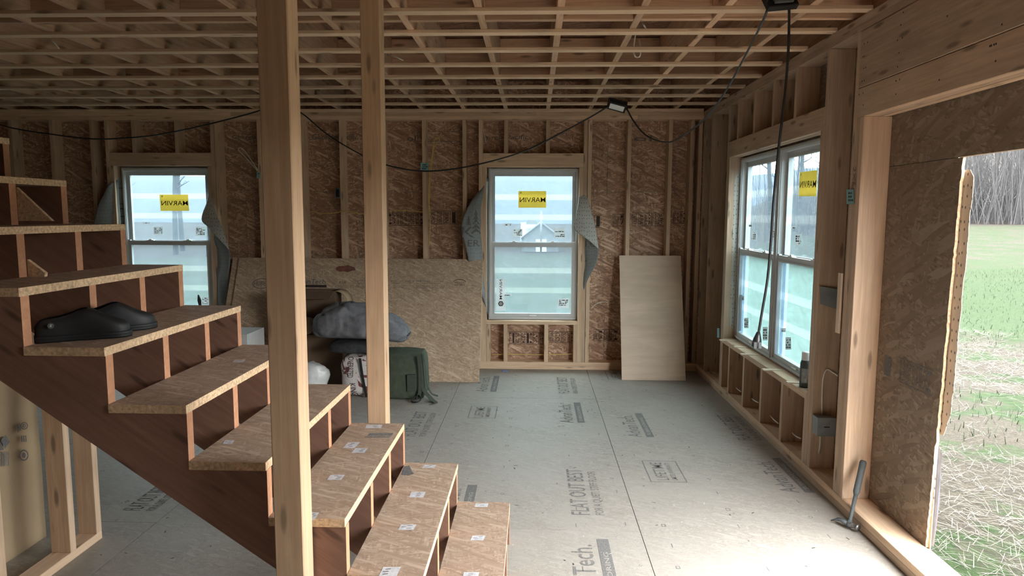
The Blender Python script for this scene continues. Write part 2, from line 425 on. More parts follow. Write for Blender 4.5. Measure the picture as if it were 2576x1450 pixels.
# ================================================================ SETTING
XR, YB = 1.625, 6.76            # inner faces of the right and back stud walls
XL, YF = -6.2, -2.6
XO, YO = XR + .14, YB + .14     # inner faces of the sheathing
ZP = 2.472                      # underside of the top plates
ZF = 2.548                      # underside of the furring strips
ZJ = ZF + .019                  # underside of the joists
ZD = ZJ + .295                  # underside of the upper deck
def slabs(name, cells, mat, parent=None):
    bm = bmesh.new()
    for lo, hi in cells: bx(bm, lo, hi)
    return mkbm(name, bm, mat, parent)
def cut(r, holes):
    """rectangle (a0,b0,a1,b1) minus rectangles -> list of rectangles"""
    xs = sorted({r[0], r[2]} | {min(max(h[i], r[0]), r[2]) for h in holes for i in (0, 2)})
    ys = sorted({r[1], r[3]} | {min(max(h[i], r[1]), r[3]) for h in holes for i in (1, 3)})
    out = []
    for a, b in zip(xs, xs[1:]):
        run = None
        for c, d in zip(ys, ys[1:]):
            m = ((a+b)/2, (c+d)/2)
            inside = any(h[0] < m[0] < h[2] and h[1] < m[1] < h[3] for h in holes)
            if inside: run = None
            elif run: run[3] = d
            else:
                run = [a, c, b, d]; out.append(run)
    return out

# ---- floor: tongue-and-groove subfloor sheets on a dark base
floor = slabs('floor', [((XL, YF, -.30), (XO, YO, -.019))], MT['gap'])
tag(floor, 'grey dusty subfloor of large printed panels across the whole room', 'floor', kind='structure')
cols = [(.533 + 1.2155*k, .533 + 1.2155*(k+1)) for k in range(-6, 1)]
for ci, (a, b) in enumerate(cols):
    a = max(a, XL); b = min(b, XO)
    off = 3.235 if (ci % 2 == 1) else 4.455
    cuts = [YF] + [y for y in (off + 2.43*k for k in range(-4, 3)) if YF + .2 < y < YO - .1] + [YO]
    for c, d in zip(cuts, cuts[1:]):
        board('floor_panel', (a + .0018, c + .0018, -.019), (b - .0018, d - .0018, 0), MT['floor'], floor, axis=0, ch=0)

# ---- ceiling: joists, furring strips, blocking, upper deck
ceil = slabs('ceiling', [((XL - .05, YF - .05, ZD + .0122), (XO + .05, YO + .05, ZD + .03))], MT['osb_up'])
tag(ceil, 'open timber joist ceiling crossed by pale furring strips', 'ceiling', kind='structure')
xj = [-.304 + .4064*k for k in range(-14, 5)]
for x in xj: board('joist', (x, YF, ZJ), (x + .038, YO, ZD), MT['joist'], ceil, axis=1)
board('joist', (XR + .10, YF, ZJ), (XR + .138, YO, ZD), MT['joist'], ceil, axis=1)
for k in range(-13, 8):
    y = 3.53 + .4064*k
    if y < YF + .2: continue
    dx = random.uniform(-.004, .004)
    board('furring_strip', (XL, y - .064 + dx, ZF), (XR + .004*(k % 3), y + dx, ZJ), MT['furring'], ceil, axis=0, ch=.0015)
board('furring_strip', (XL, YB - .062, ZF - .004), (XR - .02, YB - .001, ZJ), MT['furring'], ceil, axis=0, ch=.0015)
for yb, hz in ((3.70, .20), (5.22, .285)):
    for a, b in zip([XL] + [x + .038 for x in xj], xj + [XR + .10]):
        if b - a < .1: continue
        board('blocking', (a, yb, ZJ + .002), (b, yb + .038, ZJ + hz), MT['joist'], ceil, axis=0)
dk = [(XL, -1.4), (-1.4, 1.04), (1.04, XO)]
for i, (c, d) in enumerate([(YF, .9), (.9, 3.34), (3.34, 4.56), (4.56, 5.78), (5.78, YO)]):
    for a, b in ([(XL, -3.76), (-3.76, -1.32), (-1.32, 1.12), (1.12, XO)] if i % 2 else [(XL, -4.98), (-4.98, -2.54), (-2.54, -.1), (-.1, XO)]):
        board('deck_panel', (a + .001, c + .001, ZD), (b - .001, d - .001, ZD + .012), MT['osb_sheet'] if i == 2 else MT['osb_up'], ceil, axis=0, ch=0)

# ---- back wall
WIN1 = (-4.202, .505, -3.251, 2.024); WIN2 = (-.476, .494, .435, 2.016)
wb = slabs('wall_back', [((a, YO + .0122, c), (b, YO + .016, d)) for a, c, b, d in cut((XL, -.3, XO + .016, ZD + .012), [WIN1, WIN2])], MT['wrap_back'])
tag(wb, 'far stud wall sheathed in printed strand board with two windows', 'wall', kind='structure')
rows = [(-.3, .56), (.56, 1.775), (1.775, ZD)]
for ri, (c, d) in enumerate(rows):
    xs = [XL] + [x for x in ((-.5 if ri % 2 else .72) + 2.4384*k for k in range(-4, 2)) if XL + .2 < x < XO - .2] + [XO]
    for a, b in zip(xs, xs[1:]):
        cells = [((p, YO, q), (r, YO + .012, s)) for p, q, r, s in cut((a + .0015, c + .0015, b - .0015, d - .0015), [WIN1, WIN2])]
        if cells: slabs('sheathing_panel', cells, MT['osb'], wb)
S38 = .038
def bstud(x, z0=.076, z1=ZP, name='stud'):
    j = random.uniform(-.0015, .0015)
    return board(name, (x, YB + j, z0), (x + S38, YO - .0005, z1), MT['stud'], wb, axis=2)
for x in (-6.06, -5.66, -5.255, -4.838, -4.43, -2.744, -2.318, -1.927, -1.515, -1.109, -.711, .896, 1.293, 1.50, 1.58):
    bstud(x)
for (h0, h1, z0, z1, cr, hb) in ((-4.24, -3.213, .505, 2.024, (-4.004, -3.572), 2.152), (-.514, .473, .494, 2.016, (-.304, .105), 2.150)):
    bstud(h0 - S38, name='king_stud'); bstud(h1, name='king_stud'); bstud(h1 + .042, name='stud')
    bstud(h0, .076, z1, 'jack_stud'); bstud(h1 - S38, .076, z1, 'jack_stud')
    board('window_header', (h0, YB, z1), (h1, YB + .038, hb), MT['stud'], wb, axis=0)
    board('window_header', (h0, YB + .05, z1), (h1, YB + .088, hb), MT['stud'], wb, axis=0)
    for x in cr:
        bstud(x, hb, ZP, 'cripple_stud'); bstud(x, .076, z0 - S38, 'cripple_stud')
    bstud(h0 + S38, .076, z0 - S38, 'cripple_stud'); bstud(h1 - 2*S38, .076, z0 - S38, 'cripple_stud')
    board('rough_sill', (h0 + S38, YB, z0 - S38), (h1 - S38, YO, z0), MT['stud'], wb, axis=0)
for z in (0, .038):
    for a, b in ((XL, -2.4 + z*10), (-2.399 + z*10, XR)):
        board('bottom_plate', (a, YB, z), (b, YO, z + S38), MT['stud'], wb, axis=0)
for z, xx in ((ZP, .99), (ZP + S38, -.0)):
    for a, b in ((XL, xx - 3), (xx - 2.999, xx), (xx + .001, XR)):
        board('top_plate', (a, YB, z), (b, YO, z + S38), MT['stud'], wb, axis=0)

# ---- right wall
WIN3 = (4.011, .505, 5.842, 2.036); DOOR = (1.05, .076, 2.945, 1.811); DOOR_UNSEEN = (1.05, .076, 2.1, 2.045)  # unseen near end of the opening is guessed, sized to let in side light
wr = slabs('wall_right', [((XO + .0122, a, c), (XO + .016, b, d)) for a, c, b, d in cut((YF, -.3, YO, ZD + .012), [WIN3, DOOR_UNSEEN, (DOOR[0], .06, DOOR[2] + .02, DOOR[3] + .02)])], MT['wrap_tan'])
tag(wr, 'side stud wall with double window and rough opening cut through strand board', 'wall', kind='structure')
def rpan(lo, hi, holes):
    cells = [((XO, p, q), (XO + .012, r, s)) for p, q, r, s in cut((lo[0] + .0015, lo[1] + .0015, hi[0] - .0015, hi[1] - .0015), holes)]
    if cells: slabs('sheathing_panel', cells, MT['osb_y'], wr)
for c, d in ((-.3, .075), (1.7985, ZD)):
    for a, b in ((YF, -.2), (-.2, 2.2), (2.2, 4.6), (4.6, YO)): rpan((a, c), (b, d), [WIN3, DOOR_UNSEEN])
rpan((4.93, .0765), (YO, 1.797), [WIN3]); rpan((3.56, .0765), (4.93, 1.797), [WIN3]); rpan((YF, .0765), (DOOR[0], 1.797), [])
# ragged piece beside the opening
random.seed(3)
edge = []
z = 1.797
while z > .078:
    yb = 2.918 + (1.811 - z)*.033 + (.0 if z > .55 else .004)
    edge.append((yb + random.uniform(-.004, .004), z)); z -= random.uniform(.012, .03)
edge.append((2.978, .0765))
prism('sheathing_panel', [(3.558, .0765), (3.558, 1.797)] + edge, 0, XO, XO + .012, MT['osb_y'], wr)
lines('sawn_edge', [[(XO + .0005, a - .0012, b), (XO + .0118, a - .0012, b), (XO + .0118, c - .0012, d), (XO + .0005, c - .0012, d)] for (a, b), (c, d) in zip(edge, edge[1:])], MT['osb_edge'], wr)
lines('sawn_edge', [[(XO + .0005, DOOR[0], 1.7975), (XO + .0118, DOOR[0], 1.7975), (XO + .0118, DOOR[2] - .02, 1.7975), (XO + .0005, DOOR[2] - .02, 1.7975)]], MT['osb_edge'], wr)
def rstud(y, z0=.076, z1=ZP, name='stud', w=S38):
    """y is the far edge"""
    return board(name, (XR + random.uniform(-.0015, .0015), y - w, z0), (XO - .0005, y, z1), MT['stud_r'], wr, axis=2)
for y in (6.758, 6.46, 5.918, 3.973, 3.615, 1.01, .6, .19, -.22, -.75, -1.16, -1.56, -1.97, -2.5): rstud(y, name='king_stud' if y in (5.918, 3.973, 3.615) else 'stud')
rstud(5.88, .076, 2.036, 'jack_stud'); rstud(4.011, .076, 2.036, 'jack_stud'); rstud(4.049, .076, .467, 'cripple_stud')
for y in (5.66, 5.258, 4.85, 4.44):
    rstud(y, 2.165, ZP, 'cripple_stud'); rstud(y, .076, .467, 'cripple_stud')
board('window_header', (XR, 3.973, 2.036), (XR + .038, 5.88, 2.165), MT['stud_r'], wr, axis=1)
board('window_header', (XR + .05, 3.973, 2.036), (XR + .088, 5.88, 2.165), MT['stud_r'], wr, axis=1)
board('rough_sill', (XR - .006, 4.011, .467), (XO, 5.842, .505), MT['stud'], wr, axis=1)
for y in (3.577, 3.539): rstud(y, .076, 2.045, 'jack_stud')
rstud(1.048, .076, 2.045, 'jack_stud')
for i, (a, b) in enumerate(((0, .038), (.038, .076), (.088, .126))):
    board('door_header', (XR + a, 1.01, 2.045), (XR + b, 3.577, 2.19), MT['stud_r' if i < 2 else 'stud'], wr, axis=1)
board('foam_strip', (XR + .0765, 1.01, 2.05), (XR + .0875, 3.577, 2.18), MT['greybox'], wr, axis=1, ch=0)
board('plywood_filler', (XR - .003, 1.01, 2.193), (XR + .010, 3.572, ZP - .004), MT['stud_r'], wr, axis=1)
board('filler_backing', (XR + .012, 1.01, 2.191), (XR + .12, 3.575, ZP), MT['stud_r'], wr, axis=1)
for z in (0, .038):
    for a, b in ((YF, 1.3), (1.301, 4.35 - z*3), (4.351 - z*3, YB)):
        board('bottom_plate', (XR + (z and random.uniform(-.002, .002)), a, z), (XO + .002, b, z + S38), MT['stud_r' if z == 0 else 'stud'], wr, axis=1)
for z, yy in ((ZP, 4.9), (ZP + S38, 3.1)):
    for a, b in ((YF, yy - 3.6), (yy - 3.599, yy), (yy + .001, YB)):
        board('top_plate', (XR, a, z), (XO, b, z + S38), MT['stud_r'], wr, axis=1)
random.seed(11)
for i in range(34):                                              # nail heads in the plywood filler and header
    y = random.choice((3.53, 3.2, 2.87, 2.54)) + random.uniform(-.03, .03); zz = random.choice((2.22, 2.28, 2.34, 2.40, 2.45, 2.10, 2.16))
    mk('nail_head', [(XR - .0036, y + .0045*math.cos(t), zz + .0045*math.sin(t)) for t in (0, 1.05, 2.1, 3.14, 4.2, 5.24)], [range(6)], MT['ink_dark'], wr)

# ---- remaining enclosure (out of frame)
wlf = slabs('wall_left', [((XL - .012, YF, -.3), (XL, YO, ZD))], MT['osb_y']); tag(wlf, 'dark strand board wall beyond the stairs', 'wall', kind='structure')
wfr = slabs('wall_front', [((a, YF - .012, c), (b, YF, d)) for a, c, b, d in cut((XL, -.3, XO, ZD), [])], MT['osb']); tag(wfr, 'strand board wall behind the viewer', 'wall', kind='structure')

# ================================================================ WINDOWS
def boxes_P(name, P, bl, mat, parent):
    v, f = [], []
    for (a, b, c, d, e, g) in bl:        # u0,u1,d0,d1,z0,z1
        n = len(v)
        v += [P(u, w, z) for z in (e, g) for w in (c, d) for u in (a, b)]
        flip = (P(1, 0, 0) - P(0, 0, 0)).cross(P(0, 1, 0) - P(0, 0, 0)).z < 0
        f += [tuple(n + i for i in (q[::-1] if flip else q)) for q in ((0, 2, 3, 1), (4, 5, 7, 6), (0, 1, 5, 4), (2, 6, 7, 3), (0, 4, 6, 2), (1, 3, 7, 5))]
    return mk(name, v, f, mat, parent)
def ringb(u0, u1, z0, z1, l, r, b, t, d0, d1):
    return [(u0, u0 + l, d0, d1, z0, z1), (u1 - r, u1, d0, d1, z0, z1), (u0 + l, u1 - r, d0, d1, z0, z0 + b), (u0 + l, u1 - r, d0, d1, z1 - t, z1)]
BANDS_U = ((1.70, 1.755), (1.50, 1.555)); BANDS_L = ((.965, 1.02), (.765, .82))
def sash_unit(win, P, u0, u1, z0, z1, low='film', tape=None):
    fr = boxes_P('frame', P, ringb(u0, u1, z0, z1, .026, .026, .03, .03, 0, .085) + ringb(u0 + .010, u1 - .010, z0 + .012, z1 - .012, .010, .010, .012, .010, -.008, .0) + ringb(u0 - .034, u1 + .034, z0 - .034, z1 + .034, .036, .036, .036, .036, .064, .068), MT['vinyl'], win)
    zm = (1.233 + 1.277)/2
    a, b = u0 + .026, u1 - .026
    up = boxes_P('upper_sash', P, ringb(a, b, zm - .014, z1 - .03, .031, .031, .036, .038, .042, .075) + ringb(a + .024, b - .024, zm + .016, z1 - .062, .012, .012, .010, .010, .036, .042), MT['vinyl'], win)
    lo = boxes_P('lower_sash', P, ringb(a, b, z0 + .03, zm + .020, .031, .031, .030, .040, .004, .036) + ringb(a + .024, b - .024, z0 + .052, zm - .014, .012, .012, .010, .010, -.003, .004), MT['vinyl'], win)
    for nm, par, d, c, e, fm, bands in (('upper', up, .056, zm + .022, z1 - .068, 'film', BANDS_U), ('lower', lo, .018, z0 + .058, zm - .020, low, BANDS_L)):
        g0, g1 = a + .031, b - .031
        boxes_P('glass_pane', P, [(g0 - .004, g1 + .004, d, d + .004, c - .004, e + .004)], MT['glass'], par)
        zs = [(c, None)]; bs = sorted(k for k in bands if k[0] > c and k[1] < e)
        z_ = c
        for p, q in bs + [(e, e)]:
            mk('protective_film', [P(g0, d + .0065, z_), P(g1, d + .0065, z_), P(g1, d + .0065, p), P(g0, d + .0065, p)], [(0, 1, 2, 3)], MT[fm], par)
            if q > p: mk('film_band', [P(g0, d + .0068, p), P(g1, d + .0068, p), P(g1, d + .0068, q), P(g0, d + .0068, q)], [(0, 1, 2, 3)], MT['film2' if fm == 'film' else 'film_low2'], par)
            z_ = q
        if nm == 'lower' and tape:
            mk('blue_tape', [P(g0 + .01, d + .0105, c), P(g0 + .075, d + .0105, c), P(g0 + .075, d + .0105, e), P(g0 + .01, d + .0105, e)], [(0, 1, 2, 3)], MT['film_blue'], par)
    for k in (.27, .73):
        u = a + (b - a)*k
        boxes_P('sash_lock', P, [(u - .035, u + .035, .002, .03, zm + .020, zm + .027), (u - .014, u + .014, .006, .022, zm + .027, zm + .036)], MT['vinyl_w'], win)
    for u in (a + .012, b - .012):
        boxes_P('tilt_latch', P, [(u - .014, u + .014, .002, .022, zm + .020, zm + .030)], MT['vinyl_w'], win)
    u = (u0 + u1)/2
    boxes_P('sash_lift', P, [(u - .034, u + .034, -.014, .006, z0 + .036, z0 + .045)], MT['vinyl_w'], win)
def sticker(win, P3, name, quad, mat, label=None):
    o = mk(name, quad, [(0, 1, 2, 3)], mat, win)
    if label: o['label'] = label
    return o
YG = YB + .07                       # frame front of the back windows
def PB(cx): return lambda u, d, z: Vector((cx + u, YG + d, z))
win1 = empty('window_1', (-3.72, YG, .505), 'grey double hung window behind the stairs with yellow sticker', 'window', kind='structure')
sash_unit(win1, PB(-3.72), -.45, .45, .510, 2.006)
win2 = empty('window_2', (-.012, YG, .494), 'grey double hung window in middle of far wall, green lawn outside', 'window', kind='structure')
sash_unit(win2, PB(-.012), -.447, .447, .498, 2.006)
XG = XR + .10
win3 = empty('window_3', (XG, 4.93, .505), 'grey twin double hung window in the side wall by the opening', 'window', kind='structure')
def PR(cy): return lambda u, d, z: Vector((XG + d, cy - u, z))
sash_unit(win3, PR(5.385), -.447, .447, .512, 2.024, 'film_low', True)
sash_unit(win3, PR(4.475), -.447, .447, .512, 2.024, 'film_low', True)
boxes_P('mullion', PR(4.93), [(-.010, .010, .0, .085, .512, 2.024)], MT['vinyl'], win3)

def q_px(u0, v0, u1, v1, ax, val, sk=0):
    """photo rectangle -> quad on a plane (bl, br, tr, tl)"""
    return [at(u0 + sk, v1, ax, val), at(u1 + sk, v1, ax, val), at(u1, v0, ax, val), at(u0, v0, ax, val)]
def qlerp(q, s, t): return (q[0]*(1-s) + q[1]*s)*(1-t) + (q[3]*(1-s) + q[2]*s)*t
def stick_text(win, q, rows, off, mat, parent, mirror=True):
    """rows: (string, s0, s1, t0, t1) inside the quad; mirrored because it is read from outside"""
    for st, s0, s1, t0, t1 in rows:
        a, b, c = qlerp(q, s0, t0), qlerp(q, s1, t0), qlerp(q, s0, t1)
        if mirror: text(st, b + off, a - b, c - a, (b - a).length, (c - a).length, mat, parent)
        else: text(st, a + off, b - a, c - a, (b - a).length, (c - a).length, mat, parent)
def yellow(win, q, off):
    s = sticker(win, None, 'yellow_sticker', q, MT['yellow'], 'yellow sticker with black mirrored lettering')
    stick_text(win, q, [('MARVIN', .05, .97, .34, .62)], off, MT['ink_dark'], s)
    stick_text(win, q, [('88', .06, .12, .85, .95), ('.', .94, .95, .84, .86)], off, MT['ink_dark'], s)
def small(win, q, off, rows=4, name='paper_label', dark=0, seed=0):
    s = sticker(win, None, name, q, MT['paper'])
    rnd = random.Random(seed); qs = []
    for i in range(rows):
        t = .12 + .8*i/rows; x = .08
        while x < .85:
            w = rnd.uniform(.06, .3)
            if rnd.random() < .72: qs.append([qlerp(q, x, t) + off, qlerp(q, min(.94, x+w), t) + off, qlerp(q, min(.94, x+w), t + .3/rows*(1+rnd.random())) + off, qlerp(q, x, t + .3/rows*(1+rnd.random())) + off])
            x += w + .05
    if qs: lines('printed_marks', qs, MT['ink_dark'], s)
for win, dx, Yq in ((win2, 0, 0), (win1, None, 0)):
    Yu, Yl = YG + .054, YG + .016; o = Vector((0, -.0012, 0))
    if dx == 0:
        yellow(win, q_px(1304, 481, 1374, 523, 1, Yu), o)
        small(win, q_px(1267, 562, 1287, 568, 1, Yu), o, 1, 'paper_tag', seed=1)
        small(win, q_px(1291, 576, 1314, 595, 1, Yu), o, 5, seed=2); small(win, q_px(1393, 574, 1419, 599, 1, Yu, 3), o, 5, seed=3)
        q = q_px(1248, 702, 1272, 782, 1, Yl); s = sticker(win, None, 'paper_label', q, MT['paper'], 'tall white label with vertical lettering')
        a, b = qlerp(q, .70, .92), qlerp(q, .70, .34)
        text('MARVIN', qlerp(q, .35, .36) + o, (0, 0, 1), (1, 0, 0), .20, .028, MT['ink_dark'], s)
        lines('printed_mark', [[qlerp(q, .5 + r*math.cos(t)*.30, .22 + r*math.sin(t)*.09) + o for t in [i*math.pi/3 for i in range(6)]] for r in (1,)], MT['ink_dark'], s)
        lines('printed_mark', [[qlerp(q, .5 + .2*math.cos(t), .22 + .06*math.sin(t)) + o*2 for t in [i*math.pi/3 for i in range(6)]]], MT['paper'], s)
        small(win, q_px(1268, 740, 1287, 745, 1, Yl), o, 1, 'paper_tag', seed=4); small(win, q_px(1405, 751, 1433, 776, 1, Yl, -2), o, 5, seed=5)
    else:
        yellow(win, q_px(401, 490, 473, 531, 1, Yu, 3), o)
        small(win, q_px(359, 559, 378, 563, 1, Yu), o, 1, 'paper_tag', seed=6)
        small(win, q_px(386, 571, 409, 590, 1, Yu, 1), o, 5, seed=7); small(win, q_px(492, 571, 518, 594, 1, Yu), o, 5, seed=8)
        small(win, q_px(508, 747, 525, 768, 1, Yl), o, 5, seed=9)
Xu, Xl = XG + .054, XG + .016; o = Vector((-.0012, 0, 0))
yellow(win3, [at(2009, 494, 0, Xu), at(2053, 494, 0, Xu), at(2056, 428, 0, Xu), at(2012, 434, 0, Xu)], o)
for i, (u0, v0, u1, v1, X) in enumerate(((1884, 565, 1892, 571, Xu), (1890, 581, 1902, 605, Xu), (1942, 578, 1949, 600, Xu), (1990, 569, 2001, 576, Xu), (2001, 589, 2016, 618, Xu),
        (1866, 745, 1872, 756, Xl), (1872, 800, 1883, 826, Xl), (1919, 823, 1931, 857, Xl), (1966, 826, 1977, 836, Xl), (1976, 849, 1990, 880, Xl))):
    small(win3, q_px(u0, v0, u1, v1, 0, X), o, 4 if v1 - v0 > 12 else 1, seed=20 + i)
q = q_px(1855, 742, 1867, 833, 0, Xl, -3); s = sticker(win3, None, 'paper_label', q, MT['paper'], 'tall white label with vertical lettering')
text('MARVIN', qlerp(q, .25, .30) + o, qlerp(q, .25, .98) - qlerp(q, .25, .30), (0, -1, 0), .22, .05, MT['ink_dark'], s)
portal((XO + .03, (DOOR[0] + DOOR[2])/2, 1.05), (0, math.radians(90), 0), 2.0, 1.95)
portal((XO + .03, 4.93, 1.27), (0, math.radians(90), 0), 1.5, 1.8)
for cx in (-3.72, -.012): portal((cx, YO + .03, 1.26), (math.radians(-90), 0, 0), .9, 1.5)

# ================================================================ OUTSIDE
def sstep(a, b, x):
    t = min(1, max(0, (x - a)/(b - a))); return t*t*(3 - 2*t)
def ground_z(x, y):
    d = math.hypot(x - 1.8, y - 3)
    w = sstep(.15, .5, (x - 1.8)/max(d, .01))
    rise = 1.55*sstep(6, 40, d) + 9*sstep(42, 110, d)
    fall = -.65*sstep(8, 60, d)
    inside = sstep(0, 3, max(x - 1.8, y - 6.95, XL - .1 - x, YF - .1 - y))
    return -.42 + w*rise + (1 - w)*fall + .05*inside*noise.noise(Vector((x*.35, y*.35, 0))) + .025*inside*noise.noise(Vector((x*1.4, y*1.4, 3)))
def ground_mat():
    m, nt, b = newmat('lawn_and_straw')
    tc = N(nt, 'ShaderNodeTexCoord'); p = tc.outputs['Object']
    ds = N(nt, 'ShaderNodeVectorMath', operation='DISTANCE'); nt.links.new(p, ds.inputs[0]); ds.inputs[1].default_value = (1.8, 3, -.4)
    wob = tex_noise(nt, p, .35, 4, .6)
    d = math_(nt, 'ADD', ds.outputs['Value'], math_(nt, 'MULTIPLY', math_(nt, 'SUBTRACT', wob, .5), 9))
    gn = tex_noise(nt, p, 14, 5, .65); fn = tex_noise(nt, vmap(nt, p, (1, 1, 1)), 60, 3, .7)
    green = ramp(nt, gn, [(.3, (0.00474, 0.01150, 0.00202)), (.55, (0.00811, 0.01793, 0.00305)), (.75, (0.01352, 0.02365, 0.00539))])
    straw = ramp(nt, fn, [(.3, (0.00877, 0.00708, 0.00507)), (.5, (0.01859, 0.01553, 0.01046)), (.7, (0.03209, 0.02768, 0.01890))])
    patch = tex_noise(nt, p, 1.3, 5, .65)
    near = mix(nt, ramp(nt, patch, [(.50, (0, 0, 0)), (.60, (1, 1, 1))]), straw, green)
    c = mix(nt, ramp(nt, math_(nt, 'MULTIPLY', d, .01), [(.075, (0, 0, 0)), (.095, (1, 1, 1))]), near, green)
    pale = mix(nt, ramp(nt, patch, [(.45, (.2, .2, .2)), (.62, (.9, .9, .9))]), green, straw)
    c = mix(nt, ramp(nt, math_(nt, 'MULTIPLY', d, .01), [(.17, (0, 0, 0)), (.21, (1, 1, 1))]), c, pale)
    litter = ramp(nt, gn, [(.3, (0.00741, 0.00572, 0.00442)), (.7, (0.01859, 0.01352, 0.01014))])
    c = mix(nt, ramp(nt, math_(nt, 'MULTIPLY', d, .01), [(.36, (0, 0, 0)), (.41, (1, 1, 1))]), c, litter)
    nt.links.new(c, b.inputs['Base Color']); b.inputs['Roughness'].default_value = .95
    b.inputs['Specular IOR Level'].default_value = .1
    bump(nt, b, math_(nt, 'ADD', gn, fn), .6, .04)
    return m
rs = sorted([0, .6, 1.2, 2, 2.8] + [3.5*1.09**k for k in range(52)]); na = 132
gv, gf = [], []
for r in rs:
    for k in range(na):
        a = 2*math.pi*k/na; x, y = 1.8 + r*math.cos(a), 3 + r*math.sin(a)
        gv.append((x, y, ground_z(x, y)))
for i in range(len(rs) - 1):
    for k in range(na): gf.append((i*na + k, (i+1)*na + k, (i+1)*na + (k+1) % na, i*na + (k+1) % na))
lawn = mk('ground', gv, gf, ground_mat(), smooth=True, org=(0, 0, 0)); tag(lawn, 'grassy lawn with straw covered soil around the house', 'lawn', kind='structure')
# loose straw and grass tufts near the opening
def blades(name, n, mat, box, lean, ln, wd, label, cat, cond=None, seed=1):
    r = np.random.default_rng(seed); v, f = [], []
    while len(f) < n:
        x = r.uniform(box[0], box[2]); y = r.uniform(box[1], box[3])
        if x < 1.86 and y < 7: continue
        if cond and not cond(x, y, r): continue
        z = ground_z(x, y); a = r.uniform(0, 6.283); L = r.uniform(*ln); el = r.uniform(*lean)
        dx, dy, dz = math.cos(a)*math.cos(el)*L, math.sin(a)*math.cos(el)*L, math.sin(el)*L
        w = wd*r.uniform(.6, 1.4); px, py = -math.sin(a)*w, math.cos(a)*w; zz = z + r.uniform(.0, .03) if el < .6 else z
        i = len(v); v += [(x - px, y - py, zz), (x + px, y + py, zz), (x + dx + px*.5, y + dy + py*.5, zz + dz), (x + dx - px*.5, y + dy - py*.5, zz + dz)]
        f.append((i, i+1, i+2, i+3))
    o = mk(name, v, f, mat, lawn, org=(0, 0, 0)); tag(o, label, kind='stuff'); return o
pn = lambda x, y: noise.noise(Vector((x*.55, y*.55, 7)))
MT['straw'] = plain('dry_straw', (0.0353, 0.0307, 0.0209), .9, vary=.5, scale=3)
MT['grass'] = plain('grass_blade', (0.00948, 0.01962, 0.00403), .9, vary=.4, scale=3)
blades('straw', 30000, MT['straw'], (1.87, -1, 9.5, 12.5), (-.02, .35), (.06, .20), .0021, 'loose dry straw scattered over the soil outside the opening', 'straw', lambda x, y, r: math.hypot(x - 1.8, y - 3) < 10 and (pn(x, y) > -.12 or r.random() < .12))
blades('grass', 16000, MT['grass'], (1.87, -1, 14, 19), (.7, 1.5), (.03, .09), .004, 'short green grass tufts growing through the straw', 'grass', lambda x, y, r: pn(x, y) < -.08 or math.hypot(x - 1.8, y - 3) > 9, 2)
# bare trees
MT['bark'] = plain('grey_bark', (0.01417, 0.01352, 0.01318), .95, vary=.35, scale=8, bmp=.4)
MT['bark2'] = plain('pale_bark', (0.02534, 0.02431, 0.02365), .95, vary=.3, scale=8, bmp=.4)
def tree_mesh(seed, hgt, r0, nb, mat):
    rnd = random.Random(seed); bm = bmesh.new()
    def limb(p, d, L, r, lev):
        n = 5 if lev == 0 else 3; pts = [Vector(p)]; dd = Vector(d)
        for i in range(n):
            dd = (dd + Vector((rnd.uniform(-1, 1), rnd.uniform(-1, 1), rnd.uniform(-.2, .6)))*(.06 if lev == 0 else .22)).normalized()
            pts.append(pts[-1] + dd*L/n)
        tube_bm(bm, pts, [r*(1 - .8*i/n) for i in range(n + 1)], 5 if lev == 0 else 3, False)
        if lev < 2:
            for i in range(nb if lev == 0 else 4):
                t = rnd.uniform(.25 if lev == 0 else .3, 1); k = min(int(t*n), n - 1); q = pts[k].lerp(pts[k+1], t*n - k)
                a = rnd.uniform(0, 6.28); up = rnd.uniform(.35, 1.1)
                limb(q, Vector((math.cos(a), math.sin(a), up)).normalized(), L*rnd.uniform(.06, .10)*(1.2 - t*.5) if lev == 0 else L*rnd.uniform(.3, .5), r*(1 - .8*t)*.45 + .004, lev + 1)
    limb((0, 0, -.3), (0, 0, 1), hgt, r0, 0)
    me = bpy.data.meshes.new('bare_tree'); bm.to_mesh(me); bm.free(); me.materials.append(mat)
    for p in me.polygons: p.use_smooth = True
    return me
TM = [tree_mesh(1, 17, .19, 16, MT['bark']), tree_mesh(2, 14, .13, 14, MT['bark']), tree_mesh(3, 19, .26, 15, MT['bark2']), tree_mesh(4, 11, .08, 12, MT['bark2']), tree_mesh(5, 15, .16, 16, MT['bark'])]
rt = random.Random(5)
spots = []
def plant(n, ang, dist, label, group, gap=3.8):
    n0 = len(spots)
    for i in range(6000):
        if len(spots) - n0 == n: break
        a = math.radians(rt.uniform(*ang)); d = rt.uniform(*dist); x, y = 1.8 + d*math.sin(a), 3 + d*math.cos(a)
        if any((x - p)**2 + (y - q)**2 < gap*gap for p, q in spots): continue
        spots.append((x, y))
        o = bpy.data.objects.new('bare_tree', TM[rt.randrange(5)]); setup(o, (x, y, ground_z(x, y)), None, Matrix.Rotation(rt.uniform(0, 6.28), 3, 'Z'))
        s = rt.uniform(.8, 1.15); o.scale = (s, s, s)
        tag(o, label, 'tree', group)
plant(34, (29, 39), (42, 74), 'bare grey tree in the woods seen through the rough opening', 'bare trees in the gap of the opening', 3.3)
plant(80, (18, 62), (41, 72), 'bare grey tree in the woods beyond the side lawn', 'bare trees beyond the side lawn')
plant(22, (-44, -22), (26, 52), 'bare grey tree seen hazily through the window behind the stairs', 'bare trees behind the stair window')
